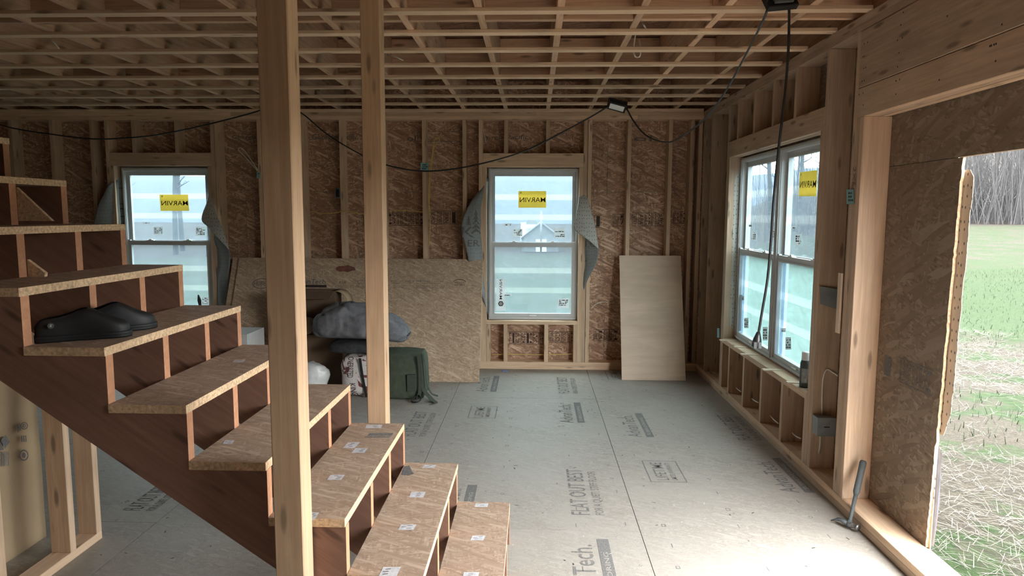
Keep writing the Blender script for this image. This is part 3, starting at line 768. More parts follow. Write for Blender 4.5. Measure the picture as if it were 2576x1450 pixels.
# brush at the edge of the woods
r = np.random.default_rng(9); bm = bmesh.new()
for i in range(2600):
    a = math.radians(r.uniform(16, 62) if i % 3 == 0 else r.uniform(26, 42)); d = r.uniform(41.5, 58); x, y = 1.8 + d*math.sin(a), 3 + d*math.cos(a); z = ground_z(x, y)
    p = Vector((x, y, z - .1)); q = p + Vector((r.normal()*.8, r.normal()*.8, r.uniform(1.2, 9.0))); m_ = (p + q)/2 + Vector((r.normal()*.3, r.normal()*.3, .3))
    tube_bm(bm, [p, m_, q], [.022, .016, .006], 3, False)
tag(mkbm('brush', bm, MT['bark2'], lawn), 'tangled bare brush along the edge of the woods', kind='stuff')
# distant wooded ridge and the little white outbuilding seen through the middle window
MT['hill'] = plain('haze_blue_hill', (.022, .034, .058), .95, vary=.25, scale=.05)  # blue distance haze is put into the hill's own colour
hv, hf = [], []
for i in range(61):
    x = -260 + 520*i/60; h = 17 + 5*noise.noise(Vector((x*.012, 0, 4))) + 1.2*noise.noise(Vector((x*.08, 0, 2)))
    hv += [(x, 190, -2), (x, 235, h*.75), (x, 270, h), (x, 330, -2)]
for i in range(60):
    for k in range(3): hf.append((i*4 + k, (i+1)*4 + k, (i+1)*4 + k + 1, i*4 + k + 1))
hill = mk('hill', hv, hf, MT['hill'], smooth=True); tag(hill, 'distant blue wooded ridge beyond the lawn', 'hill', kind='structure')
MT['white_paint'] = plain('white_siding', (.075, .077, .08), .6, vary=.05)
MT['white_roof'] = plain('pale_metal_roof', (.095, .098, .10), .45, vary=.05)
c = at(1361, 612, 1, 46.0); gz = ground_z(c.x, 46)
shed = empty('shed', (c.x, 46, gz), 'small white gabled shed far out on the lawn', 'shed')
sx, sy, ez, pz = 1.15, 1.4, .55 + .62, 0
hz = 1.555 - (600 - 545)/1715*46 - gz; rz = 1.555 - (566 - 545)/1715*46 - gz
slabs('wall', [((c.x - sx, 45, gz), (c.x + sx, 47.6, gz + hz))], MT['white_paint'], shed)
prism('gable', [(c.x - sx, gz + hz), (c.x + sx, gz + hz), (c.x, gz + rz)], 1, 45.02, 47.58, MT['white_paint'], shed)
for s_ in (-1, 1):
    prism('roof', [(c.x, gz + rz + .09), (c.x, gz + rz + .02), (c.x + s_*(sx + .2), gz + hz - .10), (c.x + s_*(sx + .2), gz + hz - .03)], 1, 44.8, 47.8, MT['white_roof'], shed)
slabs('door', [((c.x - .35, 44.97, gz), (c.x + .35, 45.0, gz + hz*.85))], MT['paper'], shed)
mr0, mr1 = at(1310, 572, 1, 46.4).x, c.x + .1
prism('main_roof', [(47.2, gz + rz + .02), (47.2, gz + rz - .05), (45.1, gz + hz - .35), (45.1, gz + hz - .28)], 0, mr0, mr1 - .4, MT['white_roof'], shed)
slabs('wing_wall', [((mr0 + .08, 45.3, gz), (c.x - sx, 47.4, gz + hz - .3))], MT['white_paint'], shed)
tp_ = at(1338, 545, 1, 46.3); prism('cupola', [(tp_.x - .42, gz + rz - .1), (tp_.x + .42, gz + rz - .1), (tp_.x + .15, tp_.z), (tp_.x - .12, tp_.z + .12)], 1, 46.2, 46.6, MT['white_roof'], shed)
pp = at(1361, 612, 1, 44); tp = at(1361, 531, 1, 44)
tag(tube('pole', [(pp.x, 44, ground_z(pp.x, 44)), (pp.x, 44, tp.z)], .06, MT['white_roof'], None, 8), 'thin white pole standing in front of the white shed', 'pole')

# ================================================================ STAIRS, POSTS, PARTITION
XT = [-.108, -.357, -.607, -.861, -1.116, -1.371, -1.637, -1.898, -2.164, -2.421, -2.679, -2.937, -3.195]
ZT = [.1887*(k+1) + r for k, r in enumerate((.002, .002, .003, 0, -.003, -.006, -.005, -.006, .004, .007, .004, 0, 0))]
TT = .028; SN, SFR = 2.103, 3.114
stair = empty('staircase', (-1.5, 2.6, 0), 'rough open staircase with reddish stringers and strand board treads', 'staircase')
NS = 12
poly = [(-.288, 0)]; zl = lambda x: .394 - .706*(x + .846)
poly = [(-.288, 0), (XT[0], 0), (XT[0], ZT[0] - TT)]
for k in range(1, NS):
    poly += [(XT[k], ZT[k-1] - TT), (XT[k], ZT[k] - TT)]
poly += [(XT[NS], ZT[NS-1] - TT), (XT[NS] - .05, zl(XT[NS] - .05))]
def stringer(y0, y1):
    n = len(poly); X0 = poly[0]
    ang = math.atan2(-.706, 1); ca, sa = math.cos(ang), math.sin(ang)
    Rm = Matrix(((ca, 0, sa), (0, 1, 0), (-sa, 0, ca)))            # local X runs down the slope (grain direction)
    Rm = Matrix(((ca, 0, -sa), (0, 1, 0), (sa, 0, ca)))
    org = Vector((-1.5, (y0 + y1)/2, .8)); Ri = Rm.inverted()
    bm = bmesh.new()
    A = [bm.verts.new(Ri @ (Vector((p[0], y0, p[1])) - org)) for p in poly]; B = [bm.verts.new(Ri @ (Vector((p[0], y1, p[1])) - org)) for p in poly]
    bm.faces.new(A); bm.faces.new(B[::-1])
    for i in range(n): bm.faces.new((A[i], B[i], B[(i+1) % n], A[(i+1) % n])).material_index = 1
    bmesh.ops.recalc_face_normals(bm, faces=bm.faces[:])
    me = bpy.data.meshes.new('stringer'); bm.to_mesh(me); bm.free(); me.materials.append(MT['stringer']); me.materials.append(MT['stringer_end'])
    setup(bpy.data.objects.new('stringer', me), org, stair, Rm)
for y in (SN + .001, 2.443, 2.764, SFR - .039): stringer(y, y + .038)
treads = []
for k in range(NS):
    x1, x0 = XT[k] + random.uniform(-.002, .002), XT[k+1] + .002; z1 = ZT[k]; z0 = z1 - TT
    v = [(x, y, z) for z in (z0, z1) for y in (SN - .004, SFR + .003) for x in (x0, x1)]
    f = [(0, 2, 3, 1), (4, 5, 7, 6), (0, 1, 5, 4), (2, 6, 7, 3), (0, 4, 6, 2), (1, 3, 7, 5)]
    treads.append(mk('tread', v, f, MT['osb_tread'], stair, mats=[MT['osb_edge']], fm=[0, 0, 1, 1, 1, 1]))  # cut edges paler than the top, light on them put into the colour
def glue_label(k, px):
    z = ZT[k-1] + .0008; q = [at(u, v, 2, z) for u, v in px]
    q = [Vector((min(max(p.x, XT[k] + .004), XT[k-1] - .002), p.y, z)) for p in q]
    o = mk('paper_label', q, [(0, 1, 2, 3)], MT['greypaper'], treads[k-1])
    rnd = random.Random(int(px[0][0])); L = []
    for i in range(3):
        s = rnd.uniform(.1, .6); t = .2 + .25*i; up = Vector((0, 0, .0006))
        L.append([qlerp(q, s, t) + up, qlerp(q, s + .3, t + .05) + up, qlerp(q, s + .3, t + .13) + up, qlerp(q, s, t + .08) + up])
    lines('printed_marks', L, MT['ink'], treads[k-1])
def gp(x0, y0, x1, y1, sk=6): return [(x0, y1), (x1 - sk, y1), (x1, y0), (x0 + sk, y0)]
for k, a in ((3, (918, 1069, 962, 1078, 4)), (3, (862, 1113, 906, 1128, 14)), (3, (884, 1128, 926, 1140, 10)), (3, (822, 1195, 868, 1208, 10)), (3, (770, 1290, 803, 1309, 12)),
             (2, (1062, 1170, 1098, 1178, 6)), (2, (1029, 1238, 1071, 1252, 6)), (2, (1001, 1320, 1048, 1334, 8)), (2, (952, 1427, 1009, 1452, 12)),
             (1, (1194, 1267, 1229, 1276, 3)), (1, (1183, 1348, 1222, 1360, 6)), (1, (1163, 1440, 1206, 1456, 4)), (4, (560, 1108, 590, 1118, 6)), (5, (585, 905, 618, 912, 6))):
    glue_label(k, gp(*a))
# small triangular offcuts nailed to the stringers
prism('gusset', [(-2.165, 1.52), (-2.165, 1.66), (-2.02, 1.52)], 1, 2.805, 2.82, MT['osb_edge'], stair)
prism('gusset', [(-1.895, 1.24), (-1.895, 1.38), (-1.83, 1.33), (-1.85, 1.24)], 1, 2.484, 2.499, MT['osb_edge'], stair)
# dark ink stamp left on two treads
lines('printed_stamp', [[at(u, v, 2, ZT[1] + .001) for u, v in ((1010, 1196), (1017, 1174), (1030, 1172), (1036, 1186), (1042, 1192), (1030, 1196))]], MT['ink'], treads[1])
for i, (v0, v1) in enumerate(((1090, 1096), (1098, 1101))):
    lines('printed_stamp', [[at(u, v, 2, ZT[2] + .001) for u, v in ((925 - 9*i, v1), (985 - 5*i, v1), (990 - 5*i, v0), (930 - 9*i, v0))]], MT['ink_floor'], treads[2])

p1 = board('wood_post', (-.803, 2.004, 0), (-.713, 2.095, ZD - .001), MT['post'], None, axis=2, ch=.003)
tag(p1, 'thick square timber post standing on the near side of the stairs', 'post', 'square timber posts beside the stairs')
p2 = board('wood_post', (-.797, 3.172, 0), (-.707, 3.262, ZD - .001), MT['post'], None, axis=2, ch=.003)
tag(p2, 'slimmer looking square timber post behind the stairs, in front of the green duffel', 'post', 'square timber posts beside the stairs')

part = empty('partition_frame', (-2.11, 2.5, 0), 'short unfinished stud frame on a floor plate under the stairs', 'stud frame')
board('bottom_plate', (-2.155, 1.3, 0), (-2.065, 3.063, .038), MT['stud'], part, axis=1)
for y in (3.025, 2.843, 2.443, 2.04): board('stud', (-2.155, y, .038), (-2.065, y + .038, 1.24), MT['stud'], part, axis=2)

# big cardboard carton under the stairs
MT['carton'] = plain('kraft_cardboard', (.36, .26, .155), .85, vary=.08, scale=3)
MT['carton_in'] = plain('kraft_inside', (.30, .20, .11), .85, vary=.08, scale=3)
def carton_face():
    v, f = [], []; ny, nz = 24, 14
    for j in range(nz + 1):
        for i in range(ny + 1):
            y = 1.65 + 1.42*i/ny; z = 1.18*j/nz
            b = .03*math.sin(math.pi*j/nz)*math.sin(math.pi*i/ny) + .008*noise.noise(Vector((y*4, z*3, 1)))
            fold = -.02*math.exp(-((y - 3.0 + .03*z)/.012)**2)*sstep(.35, .6, z)
            v.append((-2.345 + b*.6 + fold, y, z))
    n = len(v)
    for j in range(nz):
        for i in range(ny): f.append((j*(ny+1)+i, j*(ny+1)+i+1, (j+1)*(ny+1)+i+1, (j+1)*(ny+1)+i))
    return v, f
ct = empty('cardboard_carton', (-2.6, 2.36, 0), 'tall kraft cardboard carton printed with handling symbols under the stairs', 'carton')
v, f = carton_face(); fp = mk('front_panel', v, f, MT['carton'], ct, True)
slabs('side_panel', [((-2.85, 3.062, 0), (-2.347, 3.07, 1.18))], MT['carton'], ct); slabs('side_panel', [((-2.85, 1.65, 0), (-2.347, 1.658, 1.18))], MT['carton'], ct)
slabs('back_panel', [((-2.858, 1.65, 0), (-2.85, 3.07, 1.18))], MT['carton'], ct); slabs('top_flap', [((-2.858, 1.65, 1.18), (-2.345, 3.07, 1.186))], MT['carton'], ct)
def cf(u, v): p = at(u, v, 0, -2.318); return p
def disc(cx, cy, rx, ry, n=14): return [cf(cx + rx*math.cos(t*6.283/n), cy + ry*math.sin(t*6.283/n)) for t in range(n)]
def ringq(cx, cy, r0, r1, ry=1, n=14):
    a = [(math.cos(t*6.283/n), math.sin(t*6.283/n)) for t in range(n + 1)]
    return [[cf(cx + r0*p[0], cy + r0*ry*p[1]), cf(cx + r1*p[0], cy + r1*ry*p[1]), cf(cx + r1*q[0], cy + r1*ry*q[1]), cf(cx + r0*q[0], cy + r0*ry*q[1])] for p, q in zip(a, a[1:])]
def sym(qs): lines('printed_symbol', qs, MT['ink'], fp)
for a_ in ((61, 1072, 7, 9.5, 1), (61, 1072, 2.5, 4.5, 1), (60, 1146, 9, 12, 1.2)): sym(ringq(*a_))
sym([disc(60, 1146, 5, 7)])
for q_ in [[(43, 1070), (47, 1066), (48, 1086), (44, 1090)], [(49, 1066), (51, 1065), (52, 1084), (50, 1086)], [(2, 1108), (14, 1095), (25, 1112), (12, 1130)], [(0, 1112), (1, 1112), (10, 1132), (0, 1134)]] \
        + [[(a, 1137), (a + 2.5, 1136), (a + 2.5, 1172), (a, 1174)] for a in (1, 6, 11, 16, 20)] + [[(a, 1097), (a + 3, 1096), (a + 4, 1112), (a + 1, 1113)] for a in (53, 58, 63)]:
    sym([[cf(*p_) for p_ in q_]])

# ================================================================ LOOSE THINGS
# ---- sheets leaning on the back wall
def leaning(name, x0, x1, yb, length, ytop, th, mat, label, cat, edge):
    """sheet whose foot stands at y = yb and whose top rests at y = ytop"""
    dz = math.sqrt(length**2 - (ytop - yb)**2); up = Vector((0, ytop - yb, dz)).normalized(); nrm = Vector((0, -up.z, up.y))
    c = Vector(((x0 + x1)/2, yb, .001 + abs(nrm.y)*0)); R = Matrix((Vector((1, 0, 0)), -nrm, up)).transposed()
    w = x1 - x0
    v = [(x, y, z) for z in (0, length) for y in (0, th) for x in (-w/2, w/2)]
    me = bpy.data.meshes.new(name); me.from_pydata(v, [], [(0, 1, 5, 4), (2, 6, 7, 3), (0, 2, 3, 1), (4, 5, 7, 6), (0, 4, 6, 2), (1, 3, 7, 5)])
    me.materials.append(mat); me.materials.append(edge)
    for p, i in zip(me.polygons, (0, 0, 1, 1, 1, 1)): p.material_index = i
    me.update()
    o = bpy.data.objects.new(name, me); setup(o, c, None, R); tag(o, label, cat)
    P = lambda s, t, off=.0012: c + R @ Vector((s - w/2, -off, t))
    return o, P
ob, PBk = leaning('strand_board_sheet', -3.02, -.585, 6.235, 1.2192, 6.735, .014, MT['osb_sheet'], 'strand board sheet tucked behind another sheet, only its top edge showing', 'sheet', MT['osb_edge'])
of, PF = leaning('strand_board_sheet', -2.945, -.506, 6.195, 1.2192, 6.705, .016, MT['osb_sheet'], 'wide printed strand board sheet leaning on studs behind the bags', 'sheet', MT['osb_edge'])
pw, PP = leaning('plywood_sheet', .836, 1.436, 6.35, 1.2192, 6.735, .012, MT['ply'], 'small smooth plywood sheet leaning on the wall right of the middle window', 'sheet', MT['ply'])

# ---- pile of bags and bedding
MT['grey_cloth'] = plain('grey_velvet_blanket', (.155, .155, .165), .9, vary=.35, scale=14, bmp=.5)
MT['dark_cloth'] = plain('charcoal_blanket', (.035, .035, .037), .95, vary=.3, scale=20, bmp=.5)
MT['green_canvas'] = plain('olive_canvas', (.058, .072, .045), .85, vary=.2, scale=25, bmp=.3)
MT['green_strap'] = plain('olive_webbing', (.045, .055, .037), .8, vary=.2, scale=60)
MT['white_plastic'] = plain('white_plastic_bag', (.62, .62, .60), .35, vary=.15, scale=12, bmp=.4)
MT['white_box'] = plain('white_carton', (.52, .51, .49), .7, vary=.08)
def sack_mat():
    m, nt, b = newmat('printed_comforter_sack'); co, oi = objco(nt)
    n = tex_noise(nt, co, 9, 4, .6, .8); n2 = tex_noise(nt, co, 40, 3)
    c = ramp(nt, n, [(.57, (.62, .57, .54)), (.60, (.16, .055, .05))])
    c = mix(nt, ramp(nt, n2, [(.64, (0, 0, 0)), (.68, (.7, .7, .7))]), c, (.05, .04, .04))
    nt.links.new(c, b.inputs['Base Color']); b.inputs['Roughness'].default_value = .22; bump(nt, b, n, .5, .02); return m
MT['sack'] = sack_mat()
# green duffel
df = empty('duffel_bag', (-1.06, 5.75, 0), 'olive green canvas duffel bag with straps standing behind the rear post', 'bag')
v, f = [], []; nu = 28
prof = [(z_*.83, a_, b_) for z_, a_, b_ in ((.0, .175, .16), (.03, .187, .175), (.12, .19, .18), (.25, .183, .172), (.36, .176, .16), (.44, .17, .13), (.485, .16, .06), (.487, .15, .02))]
for z, a, b in prof:
    for i in range(nu):
        t = 2*math.pi*i/nu; cx = math.copysign(abs(math.cos(t))**.45, math.cos(t))*a; cy = math.copysign(abs(math.sin(t))**.45, math.sin(t))*b
        w = .012*noise.noise(Vector((cx*9, cy*9, z*9)))
        v.append((-1.105 + cx + w + z*.02, 5.74 + cy + w, z + .01*noise.noise(Vector((cx*6, z*4, 2))) * (z > .02)))
for j in range(len(prof) - 1):
    for i in range(nu): f.append((j*nu+i, j*nu+(i+1) % nu, (j+1)*nu+(i+1) % nu, (j+1)*nu+i))
f.append(tuple(range(nu))[::-1]); f.append(tuple((len(prof)-1)*nu + i for i in range(nu)))
mk('body', v, f, MT['green_canvas'], df, True)
slabs('pocket', [((-1.055, 5.545, .08), (-.985, 5.57, .22))], MT['green_strap'], df)
def strap(name, pts, w, mat, parent, side=(0, 1, 0)):
    pts = curve_pts(pts, 5); sd_ = Vector(side)*w/2; v, f = [], []
    for p in pts: v += [p - sd_, p + sd_]
    for i in range(len(pts) - 1): f.append((2*i, 2*i+1, 2*i+3, 2*i+2))
    o = mk(name, v, f, mat, parent); m_ = o.modifiers.new('thick', 'SOLIDIFY'); m_.thickness = .004; m_.offset = 0; return o
strap('strap', [(-.925, 5.62, .39), (-.905, 5.60, .25), (-.90, 5.60, .15), (-.86, 5.58, .06), (-.80, 5.57, .035)], .035, MT['green_strap'], df)
strap('strap', [(-.93, 5.56, .10), (-.88, 5.54, .05), (-.83, 5.50, .015), (-.80, 5.46, .006), (-.84, 5.42, .006)], .045, MT['green_strap'], df, (.5, .8, 0))
strap('strap', [(-.955, 5.56, .38), (-.945, 5.55, .25), (-.945, 5.545, .1), (-.96, 5.53, .02)], .03, MT['green_strap'], df, (1, 0, 0))
tube('buckle_loop', curve_pts([(-.98, 5.53, .04), (-1.01, 5.48, .012), (-.96, 5.46, .012), (-.93, 5.49, .03), (-.955, 5.53, .05)], 4), .006, MT['black'], df)
# comforter sack with vertical lettering
sk = empty('comforter_sack', (-1.42, 5.72, 0), 'shiny white printed comforter sack with vertical black lettering under the blankets', 'bag')
sb = blob('body', (-1.482, 5.77, .180), (.168, .16, .175), MT['sack'], sk, e=(.5, .45), amp=.018, sc=6, seed=3, flat=-.180)
def sackpt(u, v): p = at(u, v, 1, 5.592); return p
for i, (a, b_) in enumerate((((872, 902), (872, 952)), ((878, 966), (884, 998)))):
    p0, p1_ = sackpt(*a), sackpt(*b_); d = p1_ - p0
    text(('OVERSIZED', 'KING')[i], p0, d, (1, 0, .02), d.length, .05, MT['ink_dark'], sb, snap=snapper(sb))
strap('seam_band', [sackpt(905, 902) + Vector((0, .004, 0)), sackpt(909, 930), sackpt(914, 960), sackpt(922, 1000)], .022, MT['black'], sk, (1, 0, 0))
# blankets
def quilt(d): return -.018*max(0, 1 - abs(math.sin(5*math.atan2(d.y, d.x) + 2*d.z))*5) if d.z > -.4 else 0
dkb = blob('folded_blanket', (-1.53, 5.80, .414), (.235, .17, .046), MT['dark_cloth'], None, e=(.5, .5), amp=.015, sc=7, seed=8)
tag(dkb, 'charcoal folded blanket squeezed between grey quilt and printed sack', 'blanket')
def quilt_mesh():
    xs = [-1.905, -1.895, -1.87, -1.80, -1.72, -1.60, -1.48, -1.39, -1.30, -1.206, -1.15, -1.11, -1.09, -1.083]
    tp = [.60, .645, .685, .735, .775, .800, .775, .748, .715, .675, .635, .595, .56, .53]; bt = [.555, .52, .497, .490, .488, .486, .484, .482, .478, .462, .455, .462, .48, .505]
    v, f = [], []; n = 36; nx = 60
    for i in range(nx + 1):
        x = xs[0] + (xs[-1] - xs[0])*(.5 - .5*math.cos(math.pi*i/nx)); t_, b_ = np.interp(x, xs, tp), np.interp(x, xs, bt)
        e = max(.05, 1 - ((x + 1.49)/.43)**4); hd_ = .19*e**.5
        for k in range(n):
            a_ = 2*math.pi*k/n; cy = math.copysign(abs(math.cos(a_))**.7, math.cos(a_))*hd_; sz = math.sin(a_)
            z = (t_ + b_)/2 + (t_ - b_)/2*math.copysign(abs(sz)**.6, sz)
            p = Vector((x, 5.80 + cy, z)); nr = Vector((0, math.cos(a_), max(sz, 0)))
            w = .022*noise.noise(p*7) + .012*noise.noise(p*17)
            s1 = abs(((x*.9 + (z - .6)*1.1 + cy*.5)*4.2) % 1 - .5); s2 = abs(((x*.9 - (z - .6)*1.3 - cy*.6)*3.4 + .2) % 1 - .5)
            w -= .020*math.exp(-(s1/.045)**2) + .020*math.exp(-(s2/.045)**2)
            q_ = p + nr*w*(1 if sz > -.6 else 0); v.append(q_)
    for i in range(nx):
        for k in range(n): f.append((i*n+k, i*n+(k+1) % n, (i+1)*n+(k+1) % n, (i+1)*n+k))
    f.append(tuple(range(n))); f.append(tuple(nx*n + k for k in range(n))[::-1])
    return mk('quilt', v, f, MT['grey_cloth'], None, True)
gq = quilt_mesh()
tag(gq, 'puffy grey quilted velvet comforter on top of the pile', 'quilt')
# cartons behind
MT['carton_dark'] = plain('brown_cardboard', (.145, .09, .052), .85, vary=.1, scale=4)
def carton(name, lo, hi, mat, label, open_top=False):
    e = empty(name, ((lo[0] + hi[0])/2, (lo[1] + hi[1])/2, lo[2]), label, 'box'); t = .006
    slabs('body', [((lo[0], lo[1], lo[2]), (hi[0], lo[1] + t, hi[2])), ((lo[0], hi[1] - t, lo[2]), (hi[0], hi[1], hi[2])), ((lo[0], lo[1] + t, lo[2]), (lo[0] + t, hi[1] - t, hi[2])), ((hi[0] - t, lo[1] + t, lo[2]), (hi[0], hi[1] - t, hi[2])), ((lo[0] + t, lo[1] + t, lo[2]), (hi[0] - t, hi[1] - t, lo[2] + t))] + ([] if open_top else [((lo[0] + t, lo[1] + t, hi[2] - t), (hi[0] - t, hi[1] - t, hi[2]))]), mat, e)
    return e
c1 = carton('cardboard_box', (-2.30, 5.99, 0), (-1.72, 6.18, .47), MT['carton_dark'], 'dark brown cardboard box standing left of the printed sack')
c2 = carton('cardboard_box', (-2.28, 6.02, .471), (-1.785, 6.22, .865), MT['carton_dark'], 'open cardboard box with a raised curled flap behind the grey comforter', True)
v, f = [], []
for i in range(9):
    t = i/8; a = math.radians(95 - 75*t)
    x = -1.783 + .11*math.sin(t*1.5); z = .86 - .14*t*t
    v += [(x, 6.03, z), (x, 6.21, z)]
for i in range(8): f.append((2*i, 2*i+1, 2*i+3, 2*i+2))
fl = mk('flap', v, f, MT['carton'], c2, True); fl.modifiers.new('thick', 'SOLIDIFY').thickness = .005
prism('flap', [(5.92, .81), (6.018, .86), (6.019, .855), (5.922, .805)], 0, -2.27, -1.80, MT['carton_dark'], c2)
tc_ = blob('cushion', (-2.05, 5.90, .565), (.105, .10, .083), plain('tan_cushion', (.30, .225, .17), .9), None, e=(.8, .8), amp=.012, sc=8, seed=4)
tag(tc_, 'small tan cushion peeking out at the left end of the grey comforter', 'cushion')
pb = blob('plastic_bag', (-1.93, 5.70, .135), (.155, .095, .15), MT['white_plastic'], None, e=(.9, .8), amp=.03, sc=9, seed=2, flat=-.135)
tag(pb, 'crumpled white plastic bag on floor in front of the brown box', 'bag')
wb_ = empty('white_carton', (-2.60, 5.62, 0), 'small white printed carton showing between the stairs and the leaning sheet', 'box')
p = at(607, 842, 1, 5.5); p2 = at(636, 842, 1, 5.62); 
slabs('body', [((p2.x - .20, 5.5, 0), (p2.x, 5.86, p.z))], MT['white_box'], wb_)
[lines('printed_mark', [[(p2.x - .17, 5.499, p.z - .13 + .025*i), (p2.x - .13, 5.499, p.z - .13 + .025*i), (p2.x - .13, 5.499, p.z - .115 + .025*i), (p2.x - .17, 5.499, p.z - .115 + .025*i)]], MT['ink_dark'], wb_) for i in range(4)]
pb2 = at(500, 770, 1, 6.5)
tb = empty('paint_brush', (at(501, 772, 1, 6.74).x, 6.74, .516), 'dark handled brush standing up against the window behind the stairs', 'brush')
b0 = at(507, 790, 1, 6.745); b1 = at(499, 742, 1, 6.745)
tube('handle', [b0, b0.lerp(b1, .45), b0.lerp(b1, .7), b1], [.010, .014, .019, .008], MT['black'], tb, 8)
tube('ferrule', [Vector((b0.x + .012, 6.75, .507)), b0], [.012, .010], MT['steel'], tb, 8)

# ---- clogs on the stairs
def clog(heel, toe, label, flip):
    heel, toe = Vector(heel), Vector(toe); d = (toe - heel); L = .275; d.z = 0; d.normalize(); sdv = Vector((-d.y, d.x, 0))
    e = empty('clog', heel.lerp(toe, .5), label, 'shoe', 'pair of black clogs on the stairs'); z0 = heel.z
    S_ = [(0, .022, .050, .012), (.03, .034, .072, .022), (.12, .040, .080, .030), (.25, .041, .082, .031), (.38, .043, .094, .030), (.48, .046, .108, .024), (.55, .048, .108, .012), (.62, .050, .100, .0), (.72, .053, .082, 0), (.82, .052, .068, 0), (.90, .046, .060, 0), (.96, .034, .052, 0), (1.0, .012, .040, 0)]
    def ring(s, w, h, g, lo, n=13, k=1.0):
        out = []; c = heel + d*(s*L) + sdv*(.010*math.sin(s*3.0)*flip)
        for i in range(n):
            t = math.pi*i/(n - 1); x = math.cos(t); y = math.sin(t)
            xx = math.copysign(abs(x)**.55, x)*w*k; zz = lo + (h - lo)*y**.6
            if y > .85 and g: xx = math.copysign(max(abs(xx), g), x if abs(x) > 1e-6 else (i - n/2))
            out.append(c + sdv*xx + Vector((0, 0, zz)))
        return out
    v, f = [], []; n = 13; R_ = [ring(*q, .018) for q in S_]
    for r_ in R_: v += r_
    for j in range(len(S_) - 1):
        for i in range(n - 1):
            if i in (5, 6) and S_[j][3] > .011 and S_[j+1][3] > .011: continue
            f.append((j*n+i, j*n+i+1, (j+1)*n+i+1, (j+1)*n+i))
    f.append(tuple(range(n))); f.append(tuple((len(S_)-1)*n + i for i in range(n)))
    up = mk('upper', v, f, MT['black'], e, True); m_ = up.modifiers.new('thick', 'SOLIDIFY'); m_.thickness = .005; m_.offset = -1
    m2 = up.modifiers.new('smooth', 'SUBSURF'); m2.levels = 1; m2.render_levels = 2
    v, f = [], []; N_ = 34
    for zz, k in ((0, .94), (.006, 1.0), (.010, .975), (.013, 1.02), (.022, 1.02)):
        for i in range(N_):
            t = 2*math.pi*i/N_; s = .5 - .5*math.cos(t); j = min(int(s*12), 11)
            ss = [q[0] for q in S_]; w = np.interp(s, ss, [q[1] for q in S_])
            wv = 1 + (.02 if zz < .01 and i % 2 else 0)
            c = heel + d*(s*L) + sdv*(.010*math.sin(s*3.0)*flip)
            v.append(c + sdv*(w*k*wv*(1 if t < math.pi else -1)) + d*((s - .5)*.01*k) + Vector((0, 0, zz)))
    for j in range(4):
        for i in range(N_): f.append((j*N_+i, j*N_+(i+1) % N_, (j+1)*N_+(i+1) % N_, (j+1)*N_+i))
    f.append(tuple(range(N_))[::-1]); f.append(tuple(4*N_ + i for i in range(N_)))
    mk('sole', v, f, MT['black'], e, True)
    c = heel + d*(.17*L) - sdv*.046 + Vector((0, 0, .058))
    mk('logo_button', [c + d*(.010*math.cos(a)) + Vector((0, 0, .010*math.sin(a))) for a in [k*math.pi/4 for k in range(8)]], [range(8)], MT['hgrip'], e)
    mk('logo_mark', [c - sdv*.001 + d*x + Vector((0, 0, z)) for x, z in ((-.004, -.003), (.003, -.004), (.001, .001), (.005, .004), (-.001, .005))], [range(5)], MT['paper'], e)
ZS = ZT[5] + .001
clog((-1.648, 2.172, ZS), (-1.427, 2.317, ZS), 'black rubber clog on the step, nearer of the pair', 1)
clog((-1.640, 2.325, ZS), (-1.435, 2.50, ZS), 'black rubber clog on the step, farther and half hidden behind its mate', -1)

# ---- string of work lights and cords
def worklight(c, R, label, strapdir):
    c = Vector(c); R = Matrix(R).to_3x3() if not isinstance(R, Matrix) else R
    e = empty('work_light', c, label, 'light'); 
    def bxR(name, lo, hi, mat, ch=.004):
        o = bpy.data.objects.new(name, boxmesh(hi[0]-lo[0], hi[1]-lo[1], hi[2]-lo[2], ch, mat))
        return setup(o, c + R @ Vector([(a+b)/2 for a, b in zip(lo, hi)]), e, R)
    bxR('housing', (-.078, -.042, -.014), (.078, .042, .020), MT['black'])
    bxR('lens', (-.062, -.026, -.0165), (.062, .026, -.0135), MT['lens'], .001)
    bxR('driver_box', (-.05, -.03, .020), (.05, .03, .038), MT['hgrip'])
    for s in (-1, 1): bxR('bracket_arm', (s*.080 - .003, -.010, -.005), (s*.080 + .003, .010, .075), MT['black'], .001)
    bxR('bracket', (-.083, -.010, .072), (.083, .010, .078), MT['black'], .001)
    return e
MT['lens'] = plain('frosted_lens', (.80, .80, .76), .4, vary=.04)
Rl = Matrix.Rotation(math.radians(15), 3, 'Y') @ Matrix.Rotation(math.radians(-42), 3, 'X')
L1 = at(1552, 268, 1, 5.92); worklight(L1, Rl, 'small black work light with pale lens hanging below the furring strips', 0)
Rl2 = Matrix.Rotation(math.radians(-8), 3, 'Y') @ Matrix.Rotation(math.radians(12), 3, 'Z') @ Matrix.Rotation(math.radians(60), 3, 'X')
L2 = at(1962, 6, 1, 3.42); worklight(L2, Rl2, 'dark work light box hung overhead at the top right of the ceiling', 0)
def pxs(lst): return [at(u, v, 1, y) for u, v, y in lst]
tag(tube('light_cord', curve_pts(pxs([(-60, 296, 6.3), (30, 322, 6.3), (130, 338, 6.3), (240, 350, 6.3), (370, 343, 6.3), (470, 325, 6.3), (560, 304, 6.3), (645, 281, 6.3), (700, 262, 6.3), (757, 284, 6.25), (810, 328, 6.2), (860, 362, 6.2), (935, 402, 6.15), (1000, 422, 6.1), (1070, 431, 6.1), (1150, 424, 6.05), (1240, 405, 6.0), (1330, 376, 6.0), (1420, 330, 5.95), (1490, 292, 5.93), (1532, 266, 5.92)]), 5), .0065, MT['cable']),
    'thin black cord sagging along the far wall to the small work light', 'cord')
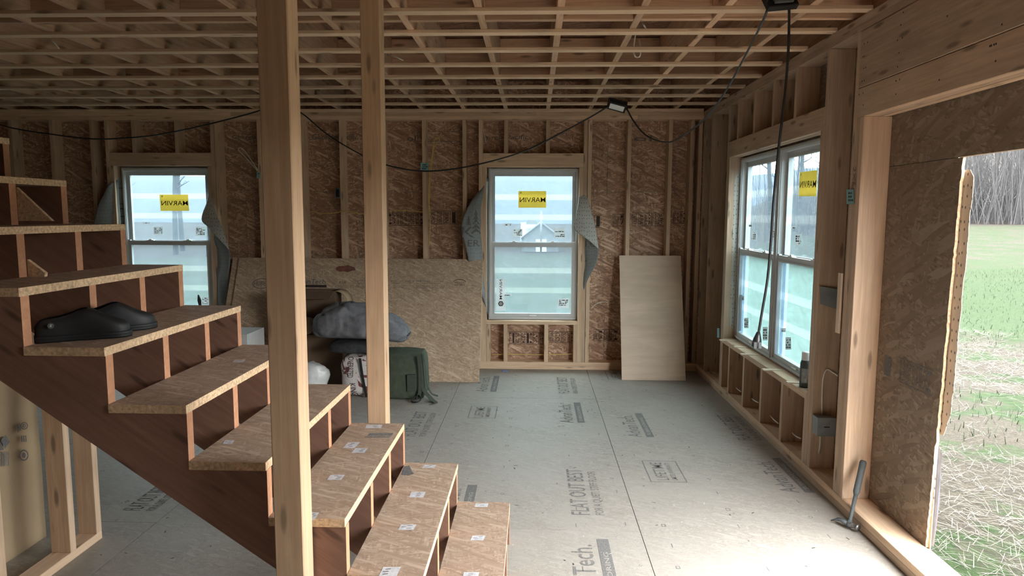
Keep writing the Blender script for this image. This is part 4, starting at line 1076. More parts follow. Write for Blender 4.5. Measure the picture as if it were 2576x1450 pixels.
tag(tube('light_cord', curve_pts(pxs([(1577, 274, 5.92), (1592, 302, 5.9), (1615, 332, 5.85), (1640, 349, 5.75), (1668, 357, 5.6), (1692, 356, 5.45), (1730, 334, 5.2), (1780, 292, 4.8), (1830, 222, 4.35), (1880, 130, 3.9), (1915, 62, 3.55), (1930, 26, 3.42)]), 6), .0065, MT['cable']),
    'black cord swooping from the small work light up to the overhead box', 'cord')
hc = empty('extension_cord', at(1904, 872, 1, 3.5), 'thick black cord hanging straight down in front of the side window', 'cord')
tube('cord', curve_pts(pxs([(1985, -8, 3.44), (1985, 60, 3.46), (1983, 130, 3.48), (1977, 210, 3.5), (1970, 280, 3.5), (1962, 345, 3.5), (1953, 430, 3.5), (1945, 520, 3.5), (1940, 600, 3.5), (1931, 700, 3.5), (1917, 785, 3.5), (1908, 840, 3.5)]), 5), .0068, MT['cable'], hc, 8)
p0, p1_ = at(1908, 836, 1, 3.5), at(1902, 873, 1, 3.5)
tube('plug_body', [p0, p0.lerp(p1_, .25), p0.lerp(p1_, .5), p0.lerp(p1_, .8), p1_], [.009, .015, .021, .024, .022], MT['cable'], hc, 10)
for s in (-1, 1): slabs('outlet_face', [((p1_.x + s*.012 - .007, 3.475, p1_.z - .004), (p1_.x + s*.012 + .007, 3.49, p1_.z + .028))], MT['hgrip'], hc)

# ---- side wall details
b0 = at(2052, 1065, 1, 3.93)
eb = empty('junction_box', (XR + .075, 3.93, b0.z - .05), 'grey metal junction box screwed to the wide stud by the window', 'electrical box')
slabs('box', [((XR + .005, 3.86, b0.z - .052), (XR + .105, 3.934, b0.z + .052))], MT['greybox'], eb)
slabs('cover', [((XR + .003, 3.853, b0.z - .054), (XR + .107, 3.8605, b0.z + .054))], MT['greybox'], eb)
lines('printed_mark', [[(XR + .04, 3.8525, b0.z - .003), (XR + .072, 3.8525, b0.z - .003), (XR + .072, 3.8525, b0.z + .004), (XR + .04, 3.8525, b0.z + .004)]], MT['ink_dark'], eb)
def stud_pt(u, v, y=3.928): return at(u, v, 1, y)
tag(tube('cable', curve_pts([stud_pt(2068, 1046), stud_pt(2068, 1000), stud_pt(2071, 950), stud_pt(2080, 930), stud_pt(2096, 938), stud_pt(2108, 946, 3.90)], 5), .0045, MT['white_wire']), 'pale cable stapled to the wide stud above the grey junction box', 'cable')
tag(tube('cable', [stud_pt(2064, 1092), stud_pt(2063, 1120), stud_pt(2060, 1142)], .0045, MT['white_wire']), 'short pale cable running down below the grey junction box', 'cable')
q = [stud_pt(2063, 765), stud_pt(2104, 778), stud_pt(2106, 728), stud_pt(2062, 720)]
mt_ = mk('membrane_patch', [a + Vector((0, d, 0)) for d in (-.004, -.0005) for a in q], [(0, 1, 2, 3), (7, 6, 5, 4), (0, 4, 5, 1), (1, 5, 6, 2), (2, 6, 7, 3), (3, 7, 4, 0)], MT['greybox'])
tag(mt_, 'dark square patch of membrane stuck on the wide stud beside the window', 'patch')
wst = board('wood_shim_strip', (XR - .012, 3.624, at(2115, 840, 0, XR).z), (XR - .001, 3.662, at(2122, 688, 0, XR).z), MT['ply'], None, axis=2, ch=.001)
tag(wst, 'pale thin wooden strip fixed vertically beside the post pack', 'strip')
def note(u0, v0, u1, v1, ax, val, label, nudge, rows):
    q = q_px(u0, v0, u1, v1, ax, val); q = [p + Vector(nudge) for p in q]
    o = mk('sticky_note', q, [(0, 1, 2, 3)], MT['teal']); tag(o, label, 'note', 'teal sticky notes on the studs'); up = Vector(nudge).normalized()*.0006
    rnd = random.Random(int(u0)); L = []
    for i in range(rows):
        t = .75 - .24*i; s = rnd.uniform(.2, .35)
        while s < .75:
            w = rnd.uniform(.08, .18); L.append([qlerp(q, s, t - .07) + up, qlerp(q, s + w, t - .07) + up, qlerp(q, s + w, t + .07) + up, qlerp(q, s, t + .07) + up]); s += w + .05
    for l in L: lines('handwriting', [l], MT['ink_dark'], o)
note(1058, 410, 1078, 430, 1, YB, 'teal note with handwriting on the stud left of middle window', (0, -.004, 0), 3)
note(2131, 477, 2150, 514, 0, XR, 'teal note stuck on the post pack right of the side window', (-.004, 0, 0), 3)
note(646, 433, 655, 449, 1, YB, 'teal tag on the stud just left of the near post', (0, -.004, 0), 1)
note(1805, 826, 1811, 850, 0, XR, 'small pale blue tag low on the stud at the sill corner', (-.004, 0, 0), 0)
# shims along the sill
for i, (y, l, r) in enumerate(((5.72, .15, 4), (5.42, .12, -3), (5.13, .15, 2), (4.62, .16, 3), (4.26, .13, -2))):
    c = Vector((XR + .045 - (.03 if l > .13 else .01), y, .508)); d = Vector((math.cos(math.radians(r)), math.sin(math.radians(r)), 0)); s = Vector((-d.y, d.x, 0))*.016
    v = [c - d*l/2 - s, c + d*l/2 - s, c + d*l/2 + s, c - d*l/2 + s]; h = [.009, .002, .002, .009]
    o = mk('shim', [p - Vector((0, 0, .003)) for p in v] + [p + Vector((0, 0, a - .003)) for p, a in zip(v, h)], [(3, 2, 1, 0), (4, 5, 6, 7), (0, 1, 5, 4), (1, 2, 6, 5), (2, 3, 7, 6), (3, 0, 4, 7)], MT['ply'])
    tag(o, ('pale wooden shim at the far corner of the side window sill', 'pale wooden shim second from the far end of the sill', 'pale wooden shim near the middle of the side window sill, below the hanging plug', 'pale wooden shim second from the near end of the sill', 'pale wooden shim beside the black spray can on the sill')[i], 'shim', 'shims along the side window sill')
# spray can
cp = at(2021, 972, 0, XR + .045); cp = Vector((XR + .043, 4.165, .505))
can = empty('spray_can', cp, 'black spray can with a white cap on the side window sill', 'can')
bm = bmesh.new(); tube_bm(bm, [cp + Vector((0, 0, z)) for z in (0, .004, .15, .165, .175)], [.029, .031, .031, .026, .016], 18); mkbm('body', bm, MT['hgrip'], can, True)
bm = bmesh.new(); tube_bm(bm, [cp + Vector((0, 0, z)) for z in (.168, .17, .215, .219)], [.022, .025, .024, .021], 18); mkbm('cap', bm, MT['vinyl_w'], can, True)
lb = [cp + Vector((.0316*math.cos(a), .0316*math.sin(a), z)) for z in (.03, .12) for a in [math.radians(-150 + 10*i) for i in range(12)]]
mk('label', lb, [(i, i+1, 13+i, 12+i) for i in range(11)], plain('grey_can_label', (.26, .265, .27), .4, vary=.25, scale=70), can, True)
lb = [cp + Vector((.0319*math.cos(a), .0319*math.sin(a), z)) for z in (.035, .06) for a in [math.radians(-115 + 8*i) for i in range(4)]]
mk('barcode', lb, [(i, i+1, 5+i, 4+i) for i in range(3)], MT['paper'], can, True)

# ---- hammer
hm = empty('hammer', (1.57, 3.30, 0), 'claw hammer standing on its head against the floor plate by the opening', 'hammer')
h0 = Vector((1.578, 3.305, .028)); h1 = at(2172, 1160, 0, 1.695)
ax = (h1 - h0)
tube('handle', [h0 - ax*.03, h0 + ax*.12, h0 + ax*.5], [.010, .009, .010], MT['hgrip'], hm, 10)
tube('grip', [h0 + ax*.45, h0 + ax*.5, h0 + ax*.75, h0 + ax*.97, h1], [.011, .016, .0155, .017, .013], MT['hgrip'], hm, 12)
hd = Vector((.05, -.085, 0)).normalized(); fc = h0 + hd*.05
tube('striking_face', [h0 - hd*.012 + Vector((0, 0, -.002)), h0 + hd*.018, h0 + hd*.022, h0 + hd*.04, h0 + hd*.042, fc], [.014, .013, .010, .011, .0155, .015], MT['steel'], hm, 14)
tube('cheek', [h0 - ax.normalized()*.016, h0 + ax.normalized()*.016], [.0135, .0125], MT['hgrip'], hm, 10)
for s in (-1, 1):
    sv = Vector((-hd.y, hd.x, 0))*s*.008
    tube('claw', [h0 - hd*.008 + sv*.5, h0 - hd*.04 + sv + Vector((0, 0, .004)), h0 - hd*.07 + sv*1.6 + Vector((0, 0, -.004)), h0 - hd*.09 + sv*2 + Vector((0, 0, -.016))], [.011, .008, .006, .003], MT['hgrip'], hm, 6)

# ---- housewrap flaps hanging off the window edges
def flap(name, A, B, mat, label, n=14, bulge=.03, parent=win2):
    """cloth between edge A (at the window) and edge B (free edge)"""
    A, B = curve_pts(A, 6), curve_pts(B, 6); m = min(len(A), len(B)); v, f = [], []
    for i in range(m):
        a = A[int(i*(len(A)-1)/(m-1))]; b = B[int(i*(len(B)-1)/(m-1))]
        for k in range(n + 1):
            t = k/n; p = a.lerp(b, t); p = p + Vector((0, -1, 0))*(bulge*math.sin(math.pi*t)) + Vector((0, .012*noise.noise(p*9), 0)); v.append(p)
    for i in range(m - 1):
        for k in range(n): f.append((i*(n+1)+k, i*(n+1)+k+1, (i+1)*(n+1)+k+1, (i+1)*(n+1)+k))
    o = mk(name, v, f, mat, parent, True); md = o.modifiers.new('thick', 'SOLIDIFY'); md.thickness = .0015
    if label: tag(o, label)
    return o
def apx(l): return [at(u, v, 1, y) for u, v, y in l]
fA = flap('housewrap_flap', apx([(1229, 445, 6.825), (1229, 560, 6.825), (1229, 680, 6.825), (1228, 790, 6.825)]),
     apx([(1222, 462, 6.80), (1190, 498, 6.74), (1166, 545, 6.70), (1160, 580, 6.69), (1172, 625, 6.69), (1186, 690, 6.70), (1210, 745, 6.74), (1226, 788, 6.80)]), MT['wrap_out'],
     'torn grey housewrap flap with dark lettering left of middle window', bulge=.035)
def fp_(u, v, y=6.67): return at(u, v, 1, y)
sA = snapper(fA)
k0 = fp_(1163, 597); text('K', k0, (1, 0, 0), (0, 0, 1), .11, .10, MT['ink'], fA, snap=sA)
k0 = fp_(1176, 621); text('ER', k0, (1, 0, 0), (0, 0, 1), .115, .065, MT['ink'], fA, snap=sA)
for cx, y0, y1, w in ((1196, 527, 586, 13), (1178, 543, 566, 8)):
    for i in range(5):
        t = y0 + (y1 - y0)*i/5; lines('printed_tree', [[sA(fp_(cx, t)), sA(fp_(cx + w*(.35 + .16*i), t + (y1-y0)/4.2)), sA(fp_(cx - w*(.35 + .16*i), t + (y1-y0)/4.2))]], MT['ink'], fA)
fB = flap('housewrap_flap', apx([(1457, 560, 6.825), (1457, 620, 6.825), (1456, 700, 6.825), (1455, 778, 6.825)]),
     apx([(1470, 575, 6.78), (1500, 612, 6.70), (1506, 630, 6.67), (1500, 665, 6.69), (1478, 705, 6.73), (1464, 752, 6.79), (1456, 776, 6.815)]), MT['wrap_out'],
     'torn grey housewrap flap hanging right of middle window', bulge=.02)
sB = snapper(fB); text('LU', fp_(1474, 622), (1, 0, 0), (0, 0, 1), .10, .06, MT['ink'], fB, snap=sB)
lines('printed_mark', [[sB(fp_(1455 + 12, 665)), sB(fp_(1476, 655)), sB(fp_(1490, 664)), sB(fp_(1476, 659))]], MT['ink'], fB)
fC = flap('housewrap_flap', apx([(1458, 472, 6.82), (1460, 482, 6.80), (1468, 490, 6.76), (1478, 500, 6.74), (1490, 540, 6.70), (1500, 585, 6.67), (1506, 624, 6.655)]),
     apx([(1457, 478, 6.815), (1454, 510, 6.74), (1449, 545, 6.69), (1444, 575, 6.66), (1462, 592, 6.64), (1482, 606, 6.64), (1504, 626, 6.65)]), MT['wrap_back'],
     'folded back pale perforated flap at top right of middle window', bulge=.012)
fD = flap('housewrap_flap', apx([(527, 470, 6.79), (532, 500, 6.76), (545, 540, 6.72), (560, 575, 6.70), (576, 628, 6.69)]),
     apx([(526, 485, 6.79), (518, 515, 6.73), (507, 553, 6.68), (530, 578, 6.66), (577, 632, 6.67)]), MT['wrap_back'],
     'folded back pale perforated flap at the window behind the stairs', bulge=.012, parent=win1)
fE = flap('housewrap_flap', apx([(533, 585, 6.80), (536, 640, 6.80), (538, 700, 6.80), (540, 768, 6.80)]),
     apx([(540, 592, 6.77), (577, 630, 6.69), (576, 690, 6.69), (572, 740, 6.70), (566, 790, 6.72)]), MT['wrap_out'],
     'dark hanging housewrap flap right of the window behind the stairs', bulge=.015, parent=win1)
fF = flap('housewrap_flap', apx([(297, 452, 6.80), (300, 500, 6.80), (304, 560, 6.80), (308, 620, 6.80)]),
     apx([(270, 468, 6.73), (250, 510, 6.70), (238, 550, 6.68), (232, 590, 6.68), (240, 640, 6.69)]), MT['wrap_out'],
     'dark housewrap flap spread left of the window behind the stairs', bulge=.02, parent=win1)
# housewrap strips folded over the jack studs (reveals)
mk('wrap_strip', [(-4.2012, 6.795, .6), (-4.2012, YO, .6), (-4.2012, YO, 1.93), (-4.2012, 6.81, 1.90)], [(0, 1, 2, 3)], MT['wrap_back'], wb)
mk('wrap_strip', [(XR + .055, 5.8412, .62), (XR + .095, 5.8412, .56), (XO, 5.8412, .56), (XO, 5.8412, 1.95), (XR + .09, 5.8412, 1.95), (XR + .05, 5.8412, 1.85)], [range(6)], MT['wrap_back'], wr)
mk('paper_tag', [(XR + .072, 5.8408, 1.83), (XR + .125, 5.8408, 1.85), (XR + .125, 5.8408, 1.92), (XR + .09, 5.8408, 1.90)], [range(4)], MT['paper'], wr)
mk('paper_tag', [(-4.2008, 6.80, 1.845), (-4.2008, 6.835, 1.855), (-4.2008, 6.835, 1.93), (-4.2008, 6.81, 1.90)], [range(4)], MT['paper'], wb)
# tan housewrap strip outside the rough opening, blue strip below
rw = random.Random(4); zz = 1.745; A_, B_ = [], []
while zz > .60:
    ye = 2.918 + (1.811 - zz)*.033
    wdt = .060*sstep(1.76, 1.66, zz)*(1 - .35*sstep(.72, .60, zz)); wdt = .042*min(1, (1.76 - zz)/.05)*(1 if zz > .72 else max(.15, (zz - .58)/.14))
    A_.append((XO + .0165, ye + .02, zz)); B_.append((XO + .020, ye - .012 - wdt + rw.uniform(-.004, .004), zz)); zz -= .03
v = A_ + B_; n = len(A_)
tf = mk('wrap_strip', v, [(i, i+1, n+i+1, n+i) for i in range(n-1)], MT['wrap_tan'], wr); tf.modifiers.new('thick', 'SOLIDIFY').thickness = .0015
lines('wrap_strip', [[(XO + .017, 2.99, .09), (XO + .022, 2.955, .09), (XO + .026, 2.943, .30), (XO + .022, 2.945, .52), (XO + .017, 2.97, .56)]], plain('pale_blue_wrap', (.38, .42, .52), .5), wr)
MT['yellow_cap'] = plain('yellow_plastic', (.80, .66, .03), .4)
yt = empty('yellow_marker', (1.83, 2.90, -.2), 'small yellow capped marker just outside the rough opening', 'marker')
yy = at(2338, 1333, 0, 1.815); tube('cap', [yy + Vector((0, 0, -.022)), yy + Vector((0, 0, .01)), yy + Vector((0, -.012, .018))], [.012, .013, .010], MT['yellow_cap'], yt, 10)
tube('body', [yy + Vector((0, 0, -.6 - yy.z + .2)), yy + Vector((0, 0, -.022))], [.009, .011], MT['black'], yt, 8)

# ---- cables in the framing
def cab(px, ax, val, r, mat, label): return tag(tube('cable', curve_pts([at(u, v, ax, val) for u, v in px], 6), r, MT[mat]), label, 'cable')
cab([(782, 532), (810, 537), (840, 536), (862, 532), (880, 533), (905, 538), (925, 540)], 1, 6.73, .004, 'yellow_wire', 'yellow cable strung between studs left of the rear post')
cab([(980, 530), (1010, 529), (1040, 531), (1064, 534)], 1, 6.74, .004, 'yellow_wire', 'yellow cable strung from rear post to the noted stud')
cab([(1083, 540), (1078, 500), (1080, 460), (1081, 430), (1086, 400), (1090, 370), (1094, 350), (1104, 347), (1105, 354), (1096, 364), (1091, 374), (1087, 410), (1083, 450), (1079, 530), (1082, 560), (1079, 620)], 1, 6.735, .004, 'yellow_wire', 'yellow cable looped over the stud with teal note')
cab([(1238, 893), (1300, 892), (1370, 893), (1440, 891)], 1, YB + .05, .004, 'yellow_wire', 'yellow cable running below the middle window sill')
cab([(648, 431), (628, 408), (610, 388), (600, 378), (603, 372), (612, 376), (630, 400), (648, 428)], 1, 6.72, .004, 'white_wire', 'pale looped cable end left of the near post')
cab([(1487, 777), (1500, 765), (1520, 760), (1530, 762)], 1, 6.80, .004, 'white_wire', 'pale cable end poking out between middle window and plywood')
for i, (a, b, y) in enumerate((((1846, 968), (1864, 986), 5.27), ((1884, 995), (1908, 1014), 4.86), ((1932, 1038), (1958, 1066), 4.46), ((1988, 1084), (2014, 1104), 4.06))):
    A, B = at(*a, 0, XR + .09), at(*b, 0, XR + .02)
    tag(tube('cable', curve_pts([A + Vector((0, .03, .012)), A, A.lerp(B, .5) + Vector((0, 0, -.008)), B], 4), .004, MT['white_wire']), ('short pale cable in the far cripple bay under the side window', 'short pale cable in the second cripple bay under the side window', 'short pale cable in the third cripple bay under the side window', 'short pale cable in the nearest cripple bay under the side window')[i], 'cable', 'cable ends under the side window')
bb = at(851, 486, 1, 6.775)
ob_ = empty('outlet_box', (bb.x, 6.79, bb.z - .045), 'dark outlet box nailed to a stud between the two posts', 'electrical box')
slabs('box', [((bb.x - .026, 6.745, bb.z - .047), (bb.x - .022, 6.81, bb.z + .047)), ((bb.x + .018, 6.745, bb.z - .047), (bb.x + .022, 6.81, bb.z + .047)), ((bb.x - .022, 6.745, bb.z + .043), (bb.x + .018, 6.81, bb.z + .047)), ((bb.x - .022, 6.745, bb.z - .047), (bb.x + .018, 6.81, bb.z - .043)), ((bb.x - .022, 6.806, bb.z - .043), (bb.x + .018, 6.81, bb.z + .043))], MT['greybox'], ob_)
slabs('device', [((bb.x - .012, 6.755, bb.z - .03), (bb.x + .008, 6.80, bb.z + .03))], MT['black'], ob_)
def ccab(px, z, label, r=.005): return tag(tube('ceiling_cable', curve_pts([at(u, v, 2, z + dz) for u, v, dz in px], 6), r, MT['white_wire']), label, 'cable', 'cables hanging in the joist bays')
ccab([(884, 52, .10), (890, 72, .04), (900, 90, -.02), (912, 98, .03)], 2.64, 'white cables bunched in joist bay just left of rear post')
ccab([(892, 54, .10), (886, 66, .03), (892, 82, .0), (905, 88, .06)], 2.66, 'white cable curl in joist bay left of the rear post')
ccab([(1598, 88, .10), (1594, 120, .02), (1596, 138, -.03), (1604, 144, -.04), (1611, 136, -.03), (1608, 100, .08)], 2.60, 'white cable loop drooping below the furring right of centre')
ccab([(975, 138, .08), (995, 143, .04), (1014, 152, .02)], 2.62, 'short white cable end in joist bay right of rear post')
ccab([(1018, 202, .08), (1022, 215, .03), (1026, 228, -.01)], 2.60, 'short white cable tail near the far wall right of rear post')
ccab([(0, 62, .06), (20, 68, .02), (38, 78, .02)], 2.63, 'white cable tails at the extreme left of the ceiling')
ccab([(95, 96, .08), (110, 108, .02), (120, 120, .0), (108, 104, .04), (132, 104, .03), (148, 122, .0)], 2.62, 'white cable tangle in the left joist bays')
ccab([(1615, 57, .1), (1620, 64, .05), (1627, 74, .08)], 2.66, 'grey cable bend beside joist right of centre')
# splinter and scraps
tag(lines('wood_splinter', [[at(u, v, 1, 6.74) for u, v in ((1215, 324), (1217, 324), (1224, 362), (1221, 358))]], MT['ply']), 'pale splinter peeling off the stud at the middle window header', 'splinter')
sc_ = at(1272, 934, 2, .004); tag(slabs('blue_scrap', [((sc_.x - .03, sc_.y - .012, 0), (sc_.x + .02, sc_.y + .012, .012))], MT['film_blue'] if False else plain('blue_plastic_scrap', (.16, .22, .42), .5)), 'tiny blue plastic scrap on floor below the middle window', 'scrap')

# ================================================================ PRINTING ON THE SHEETS
def fl(u, v): p = at(u, v, 2, .0008); return p
def floor_text(s, x, y0, y1, h, mirror=False):
    """reads away from the viewer: starts at y0, ends at y1; letter tops towards -x"""
    if not mirror: text(s, (x, y0, .0008), (0, 1, 0), (-1, 0, 0), y1 - y0, h, MT['ink_floor'], floor)
    else: text(s, (x, y1, .0008), (0, -1, 0), (1, 0, 0), y1 - y0, h, MT['ink_floor'], floor)
def flat_out(u, v0, v1, mirror=False):
    a, b = fl(u, v0), fl(u, v1); x = a.x; L = b.y - a.y
    floor_text('FLAT OUT BEST', x + (.0 if not mirror else 0), a.y, b.y, .095, mirror); s = -1 if mirror else 1
    floor_text('FOR A QUIET, STIFF FLOOR', x + s*.075, a.y + .0, a.y + L*.95, .045, mirror)
def brand(u, v0, v1, mirror=False):
    a, b = fl(u, v0), fl(u, v1); s = -1 if mirror else 1
    floor_text('AdvanTech.', a.x, a.y, b.y, .10, mirror)
    lines('printed_bar', [[(a.x + s*.03, a.y, .0008), (a.x + s*.085, a.y, .0008), (a.x + s*.085, b.y + .06, .0008), (a.x + s*.03, b.y + .06, .0008)]], MT['ink_floor'], floor)
    text('SUBFLOORING', (a.x + s*.07, (a.y if not mirror else b.y) + s*.05, .0012), (0, s, 0), (-s, 0, 0), (b.y - a.y)*.8, .022, MT['floor'], floor)
def lifetime(u0, v0, u1, v1, mirror=False):
    a = fl(u0, v1); w = .215; L = fl(u0, v0).y - a.y
    for q in frame_quads((a.x, a.y, .0008), (1, 0, 0), (0, 1, 0), w, L, .006): lines('printed_frame', [q], MT['ink_floor'], floor)
    floor_text('LIFETIME', a.x + .115, a.y + .03, a.y + L - .03, .07); floor_text('LIMITED WARRANTY', a.x + .165, a.y + .03, a.y + L - .03, .03)
flat_out(1484, 1296, 1182); flat_out(1433, 990, 950); flat_out(1043, 1098, 1036)
brand(1520, 1560, 1372); brand(1443, 1064, 1018); brand(1616, 1100, 1046); brand(1224, 986, 950)
lifetime(1637, 1160, 1690, 1213); lifetime(1176, 1022, 1215, 1052)
flat_out(1893, 1108, 1046); brand(2012, 1240, 1162); brand(1135, 1330, 1230)
flat_out(352, 1285, 1222)
lifetime(1530, 934, 1560, 955)
rn = random.Random(12)
def mark(x, y):
    k = rn.randrange(4); r_ = rn.uniform(.008, .013); z = .0008
    if k == 0: qs = [[(x - r_, y, z), (x, y - r_*1.3, z), (x + r_, y, z), (x, y + r_*1.3, z)]]; inner = .6
    elif k == 1: qs = [[(x - r_, y - r_*1.3, z), (x + r_, y - r_*1.3, z), (x + r_, y + r_*1.3, z), (x - r_, y + r_*1.3, z)]]
    elif k == 2: qs = [[(x + r_*math.cos(t), y + r_*math.sin(t), z) for t in [i*1.0472 for i in range(6)]]]
    else: qs = [[(x - .002, y - .02, z), (x + .002, y - .02, z), (x + .002, y + .02, z), (x - .002, y + .02, z)]]
    c = Vector((x, y, z)); o = qs[0]
    if k == 3: return o, None
    return [[o[i], o[(i+1) % len(o)], tuple(c.lerp(Vector(o[(i+1) % len(o)]), .68)), tuple(c.lerp(Vector(o[i]), .68))] for i in range(len(o))], 1
mq = []
for cx in [.533 + 1.2155*k for k in range(-3, 1)]:
    for dx in (.12, .51, .91, 1.16):
        y = 1.6 + rn.uniform(0, .1)
        while y < 6.4:
            y += rn.choice((.2032, .2032, .4064)); x = cx + dx + rn.uniform(-.01, .01)
            if x > XR - .03 or (x < .1 and 1.9 < y < 3.4): continue
            m, ring_ = mark(x, y + rn.uniform(-.01, .01))
            mq += m if ring_ else [m]
fm_ = lines('printed_nail_marks', mq, MT['ink_floor'], floor); fm_['kind'] = 'stuff'
sp = []
for i in range(420):                                        # sawdust crumbs and scuffs
    x, y = rn.uniform(-3.5, 1.6), rn.uniform(1.9, 6.7); s = rn.uniform(.0015, .005); a = rn.uniform(0, 3.14)
    e1 = Vector((math.cos(a), math.sin(a), 0))*s*rn.uniform(1, 3); e2 = Vector((-math.sin(a), math.cos(a), 0))*s*.6; c = Vector((x, y, .001))
    sp.append([c - e1 - e2, c + e1 - e2, c + e1 + e2, c - e1 + e2])
db = lines('wood_debris', sp[:260], MT['ink_dark']); tag(db, 'dark specks of wood debris strewn over the subfloor', 'debris', kind='stuff')
db = lines('wood_crumbs', sp[260:], MT['paper']); tag(db, 'pale sawdust crumbs strewn over the subfloor', 'debris', kind='stuff')

# ---- stamps on the back wall sheathing (mirrored panel stamps)
def stamp(parent, P, x0, x1, z0, z1, seed, cells, mat='ink_dark'):
    """framed mill stamp; P(x,z) -> point"""
    rnd = random.Random(seed); t = .004
    def box_(a, b, c, d): return [P(a, b), P(c, b), P(c, d), P(a, d)]
    for q in (box_(x0, z0, x1, z0 + t), box_(x0, z1 - t, x1, z1)): lines('printed_line', [q], MT[mat], parent)
    L = x1 - x0; n = len(cells); x = x0
    for s in cells:
        w = L/n
        lines('printed_line', [box_(x, z0, x + t*.8, z1)], MT[mat], parent)
        if s == '#':
            lines('printed_block', [box_(x + w*.25, z0 + .01, x + w*.75, z1 - .01)], MT[mat], parent)
        elif s:
            rows = s.split('|')
            for i, r_ in enumerate(rows):
                xa = x + w*(i + .12)/len(rows); hh = w/len(rows)*.62
                a = P(xa, z1 - .012); b = P(xa, z0 + .012); c = P(xa + hh, z1 - .012)
                text(r_, a, b - a, c - a, (b - a).length, hh, MT[mat], parent)
        x += w
def PBW(x, z): return Vector((x, YO - .0012, z))
def bxz(u, v): p = at(u, v, 1, YO); return p.x, p.z
for (u0, v0, u1, v1, cells, sd_) in ((910, 541, 925, 573, ['#'], 1), (948, 536, 1066, 568, ['WNDS', 'I|H', 'APA|32/16', 'RATED|EXP 1', 'GRADE', 'PS2|10'], 2), (1082, 531, 1150, 564, ['BOARD', 'DOGVN', 'SPAN', '#'], 3),
        (1496, 541, 1513, 573, ['#'], 4), (1541, 539, 1580, 570, ['ATTIBEC', 'B|#'], 5), (1590, 536, 1686, 569, ['ENTRY', 'APA', '2024|05', 'DOVAN|ENTRE', 'SIZED', 'IN'], 6), (1694, 533, 1742, 563, ['RATED|EXP', 'SPAN|16', 'PS2'], 7),
        (1281, 835, 1369, 867, ['EC|1', '05/28', '2024', 'I|H', 'APA|32', 'RATED|EXP'], 8), (1381, 834, 1443, 863, ['WNDS', 'CO', 'DOGVN', 'SPAN|10'], 9), (1493, 829, 1556, 859, ['ATTIBEC', 'B', '05/28', '2024', 'H'], 10), (50, 600, 60, 630, ['#'], 12)):
    x0, z1 = bxz(u0, v0); x1, z0 = bxz(u1, v1); stamp(wb, PBW, x0, x1, z0, z1, sd_, cells)
def wall_text(s, u0, v0, u1, v1, mat='ink', mirror=False):
    x0, z1 = bxz(u0, v0); x1, z0 = bxz(u1, v1)
    if mirror: text(s, PBW(x1, z0), (-1, 0, 0), (0, 0, 1), x1 - x0, z1 - z0, MT[mat], wb)
    else: text(s, PBW(x0, z0), (1, 0, 0), (0, 0, 1), x1 - x0, z1 - z0, MT[mat], wb)
wall_text('Georgia-Pacific', 1198, 340, 1328, 350); wall_text('Georgia-Pacific', 583, 340, 700, 350); wall_text('Georgia-Pacific', 785, 338, 900, 351)
for u0, u1, s in ((1024, 1046, 'ol'), (1595, 1640, 'ol')):
    wall_text(s, u0, 341, u1, 355)
x0, z1 = bxz(1050, 331); x1, z0 = bxz(1158, 356)
for q in frame_quads(PBW(x0, z0), (1, 0, 0), (0, 0, 1), x1 - x0, z1 - z0, .004): lines('printed_line', [q], MT['ink'], wb)
# stamp on the side sheathing by the opening
def PSW(y, z): return Vector((XO - .0012, y, z))
def syz(u, v): p = at(u, v, 0, XO); return p.y, p.z
ya, za = syz(2266, 900); yb_, zb = syz(2346, 990)
stamp(wr, lambda y, z: PSW(2*ya - y, z), ya, ya + (ya - yb_), syz(2266, 963)[1], za, 31, ['DOVAN|ENTRE', 'SPAN', 'CO|16', 'PS2|10', 'H'], 'ink')
y0, z0 = syz(2227, 893); y1, z1 = syz(2240, 950); lines('printed_block', [[PSW(y0, z0), PSW(y1, z0), PSW(y1, z1), PSW(y0, z1)]], MT['ink'], wr)
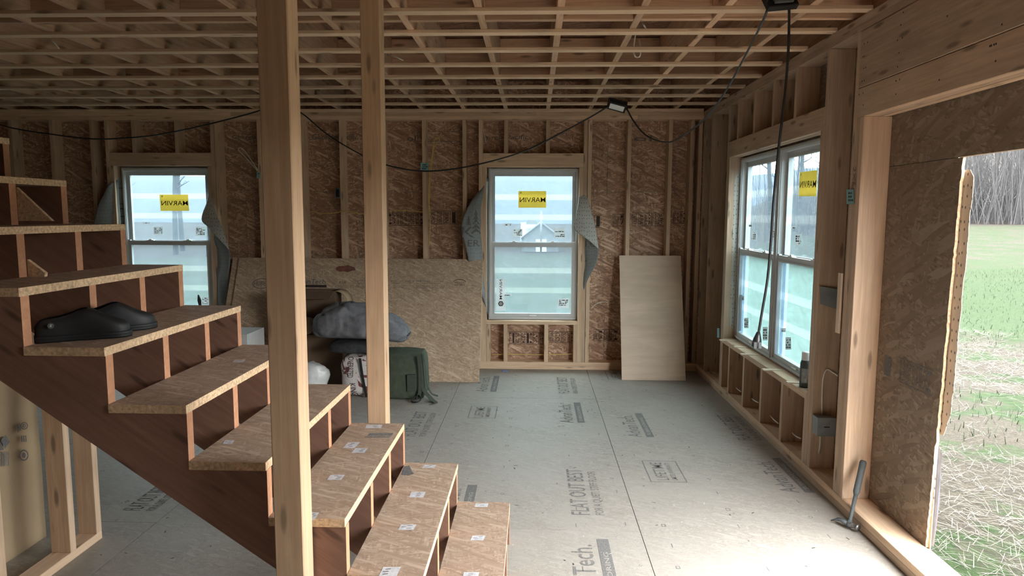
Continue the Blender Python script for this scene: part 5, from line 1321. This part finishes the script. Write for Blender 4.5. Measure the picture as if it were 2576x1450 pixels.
# ---- printing on the leaning strand board
def st(s, s0, s1, t0, t1, mat='ink'):
    a, b, c = PF(s0, t0), PF(s1, t0), PF(s0, t1); text(s, a, b - a, c - a, (b - a).length, (c - a).length, MT[mat], of)
W8 = 2.439
def su(u): return (at(u, 700, 1, 6.62).x + 2.945)
el = [PF(su(660) + .09*math.cos(i*.3927), .955 + .055*math.sin(i*.3927)) for i in range(16)]; el2 = [PF(su(660) + .082*math.cos(i*.3927), .955 + .048*math.sin(i*.3927)) for i in range(16)]
lines('printed_oval', [[el[i], el[(i+1) % 16], el2[(i+1) % 16], el2[i]] for i in range(16)], MT['ink'], of)
st('HUBER', su(642), su(678), .935, .978)
st('AdvanTech', su(735), su(820), .955, 1.005); lines('printed_bar', [[PF(su(735), .918), PF(su(824), .918), PF(su(824), .945), PF(su(735), .945)]], MT['ink_dark'], of)
st('ESR', su(855), su(872), .962, .985)
for i, (a, b, t) in enumerate(((845, 868, .93), (845, 865, .915), (888, 928, .985), (890, 925, .97), (890, 926, .955), (882, 928, .93), (884, 928, .915), (985, 1065, .985), (990, 1020, .965), (1048, 1115, .985), (1050, 1110, .965), (990, 1025, .935), (990, 1028, .918), (1042, 1120, .935), (1042, 1118, .918))):
    st(('SHEATHING SPAN 24 OC', 'EXPOSURE 1 RATED', 'FLOOR SIZED FOR SPACING', 'PS 2-10 PRP')[i % 4], su(a), su(b), t, t + .011)
st('TECO', su(1143), su(1168), .965, .985, 'ink_dark'); st('TESTED', su(1143), su(1170), .945, .96, 'ink_dark'); st('CREW', su(1184), su(1198), .94, .95); st('D', su(1188), su(1194), .915, .932)
arc = [PF(su(1156) + .062*math.cos(a), .985 + .03*math.sin(a)) for a in [i*.314 for i in range(11)]]; arc2 = [PF(su(1156) + .056*math.cos(a), .985 + .024*math.sin(a)) for a in [i*.314 for i in range(11)]]
lines('printed_arc', [[arc[i], arc[i+1], arc2[i+1], arc2[i]] for i in range(10)], MT['ink_dark'], of)
# reddish scar where glue tore off
rs_ = random.Random(3); sc0 = su(868)
lines('torn_patch', [[PF(sc0 + (.10 + rs_.uniform(-.015, .015))*math.cos(i*.45), 1.115 + (.035 + rs_.uniform(-.008, .008))*math.sin(i*.45)) for i in range(14)]], plain('reddish_glue_scar', (.20, .075, .05), .8, vary=.3), of)
# nails / circles along the top of the rear sheet and pencilled notes on posts
text('2X6', PP(.1, 1.1) if False else at(2148, 420, 0, XR) + Vector((-.003, 0, 0)), (0, 0, -1), (0, -1, 0), .10, .03, MT['ink'], wr)
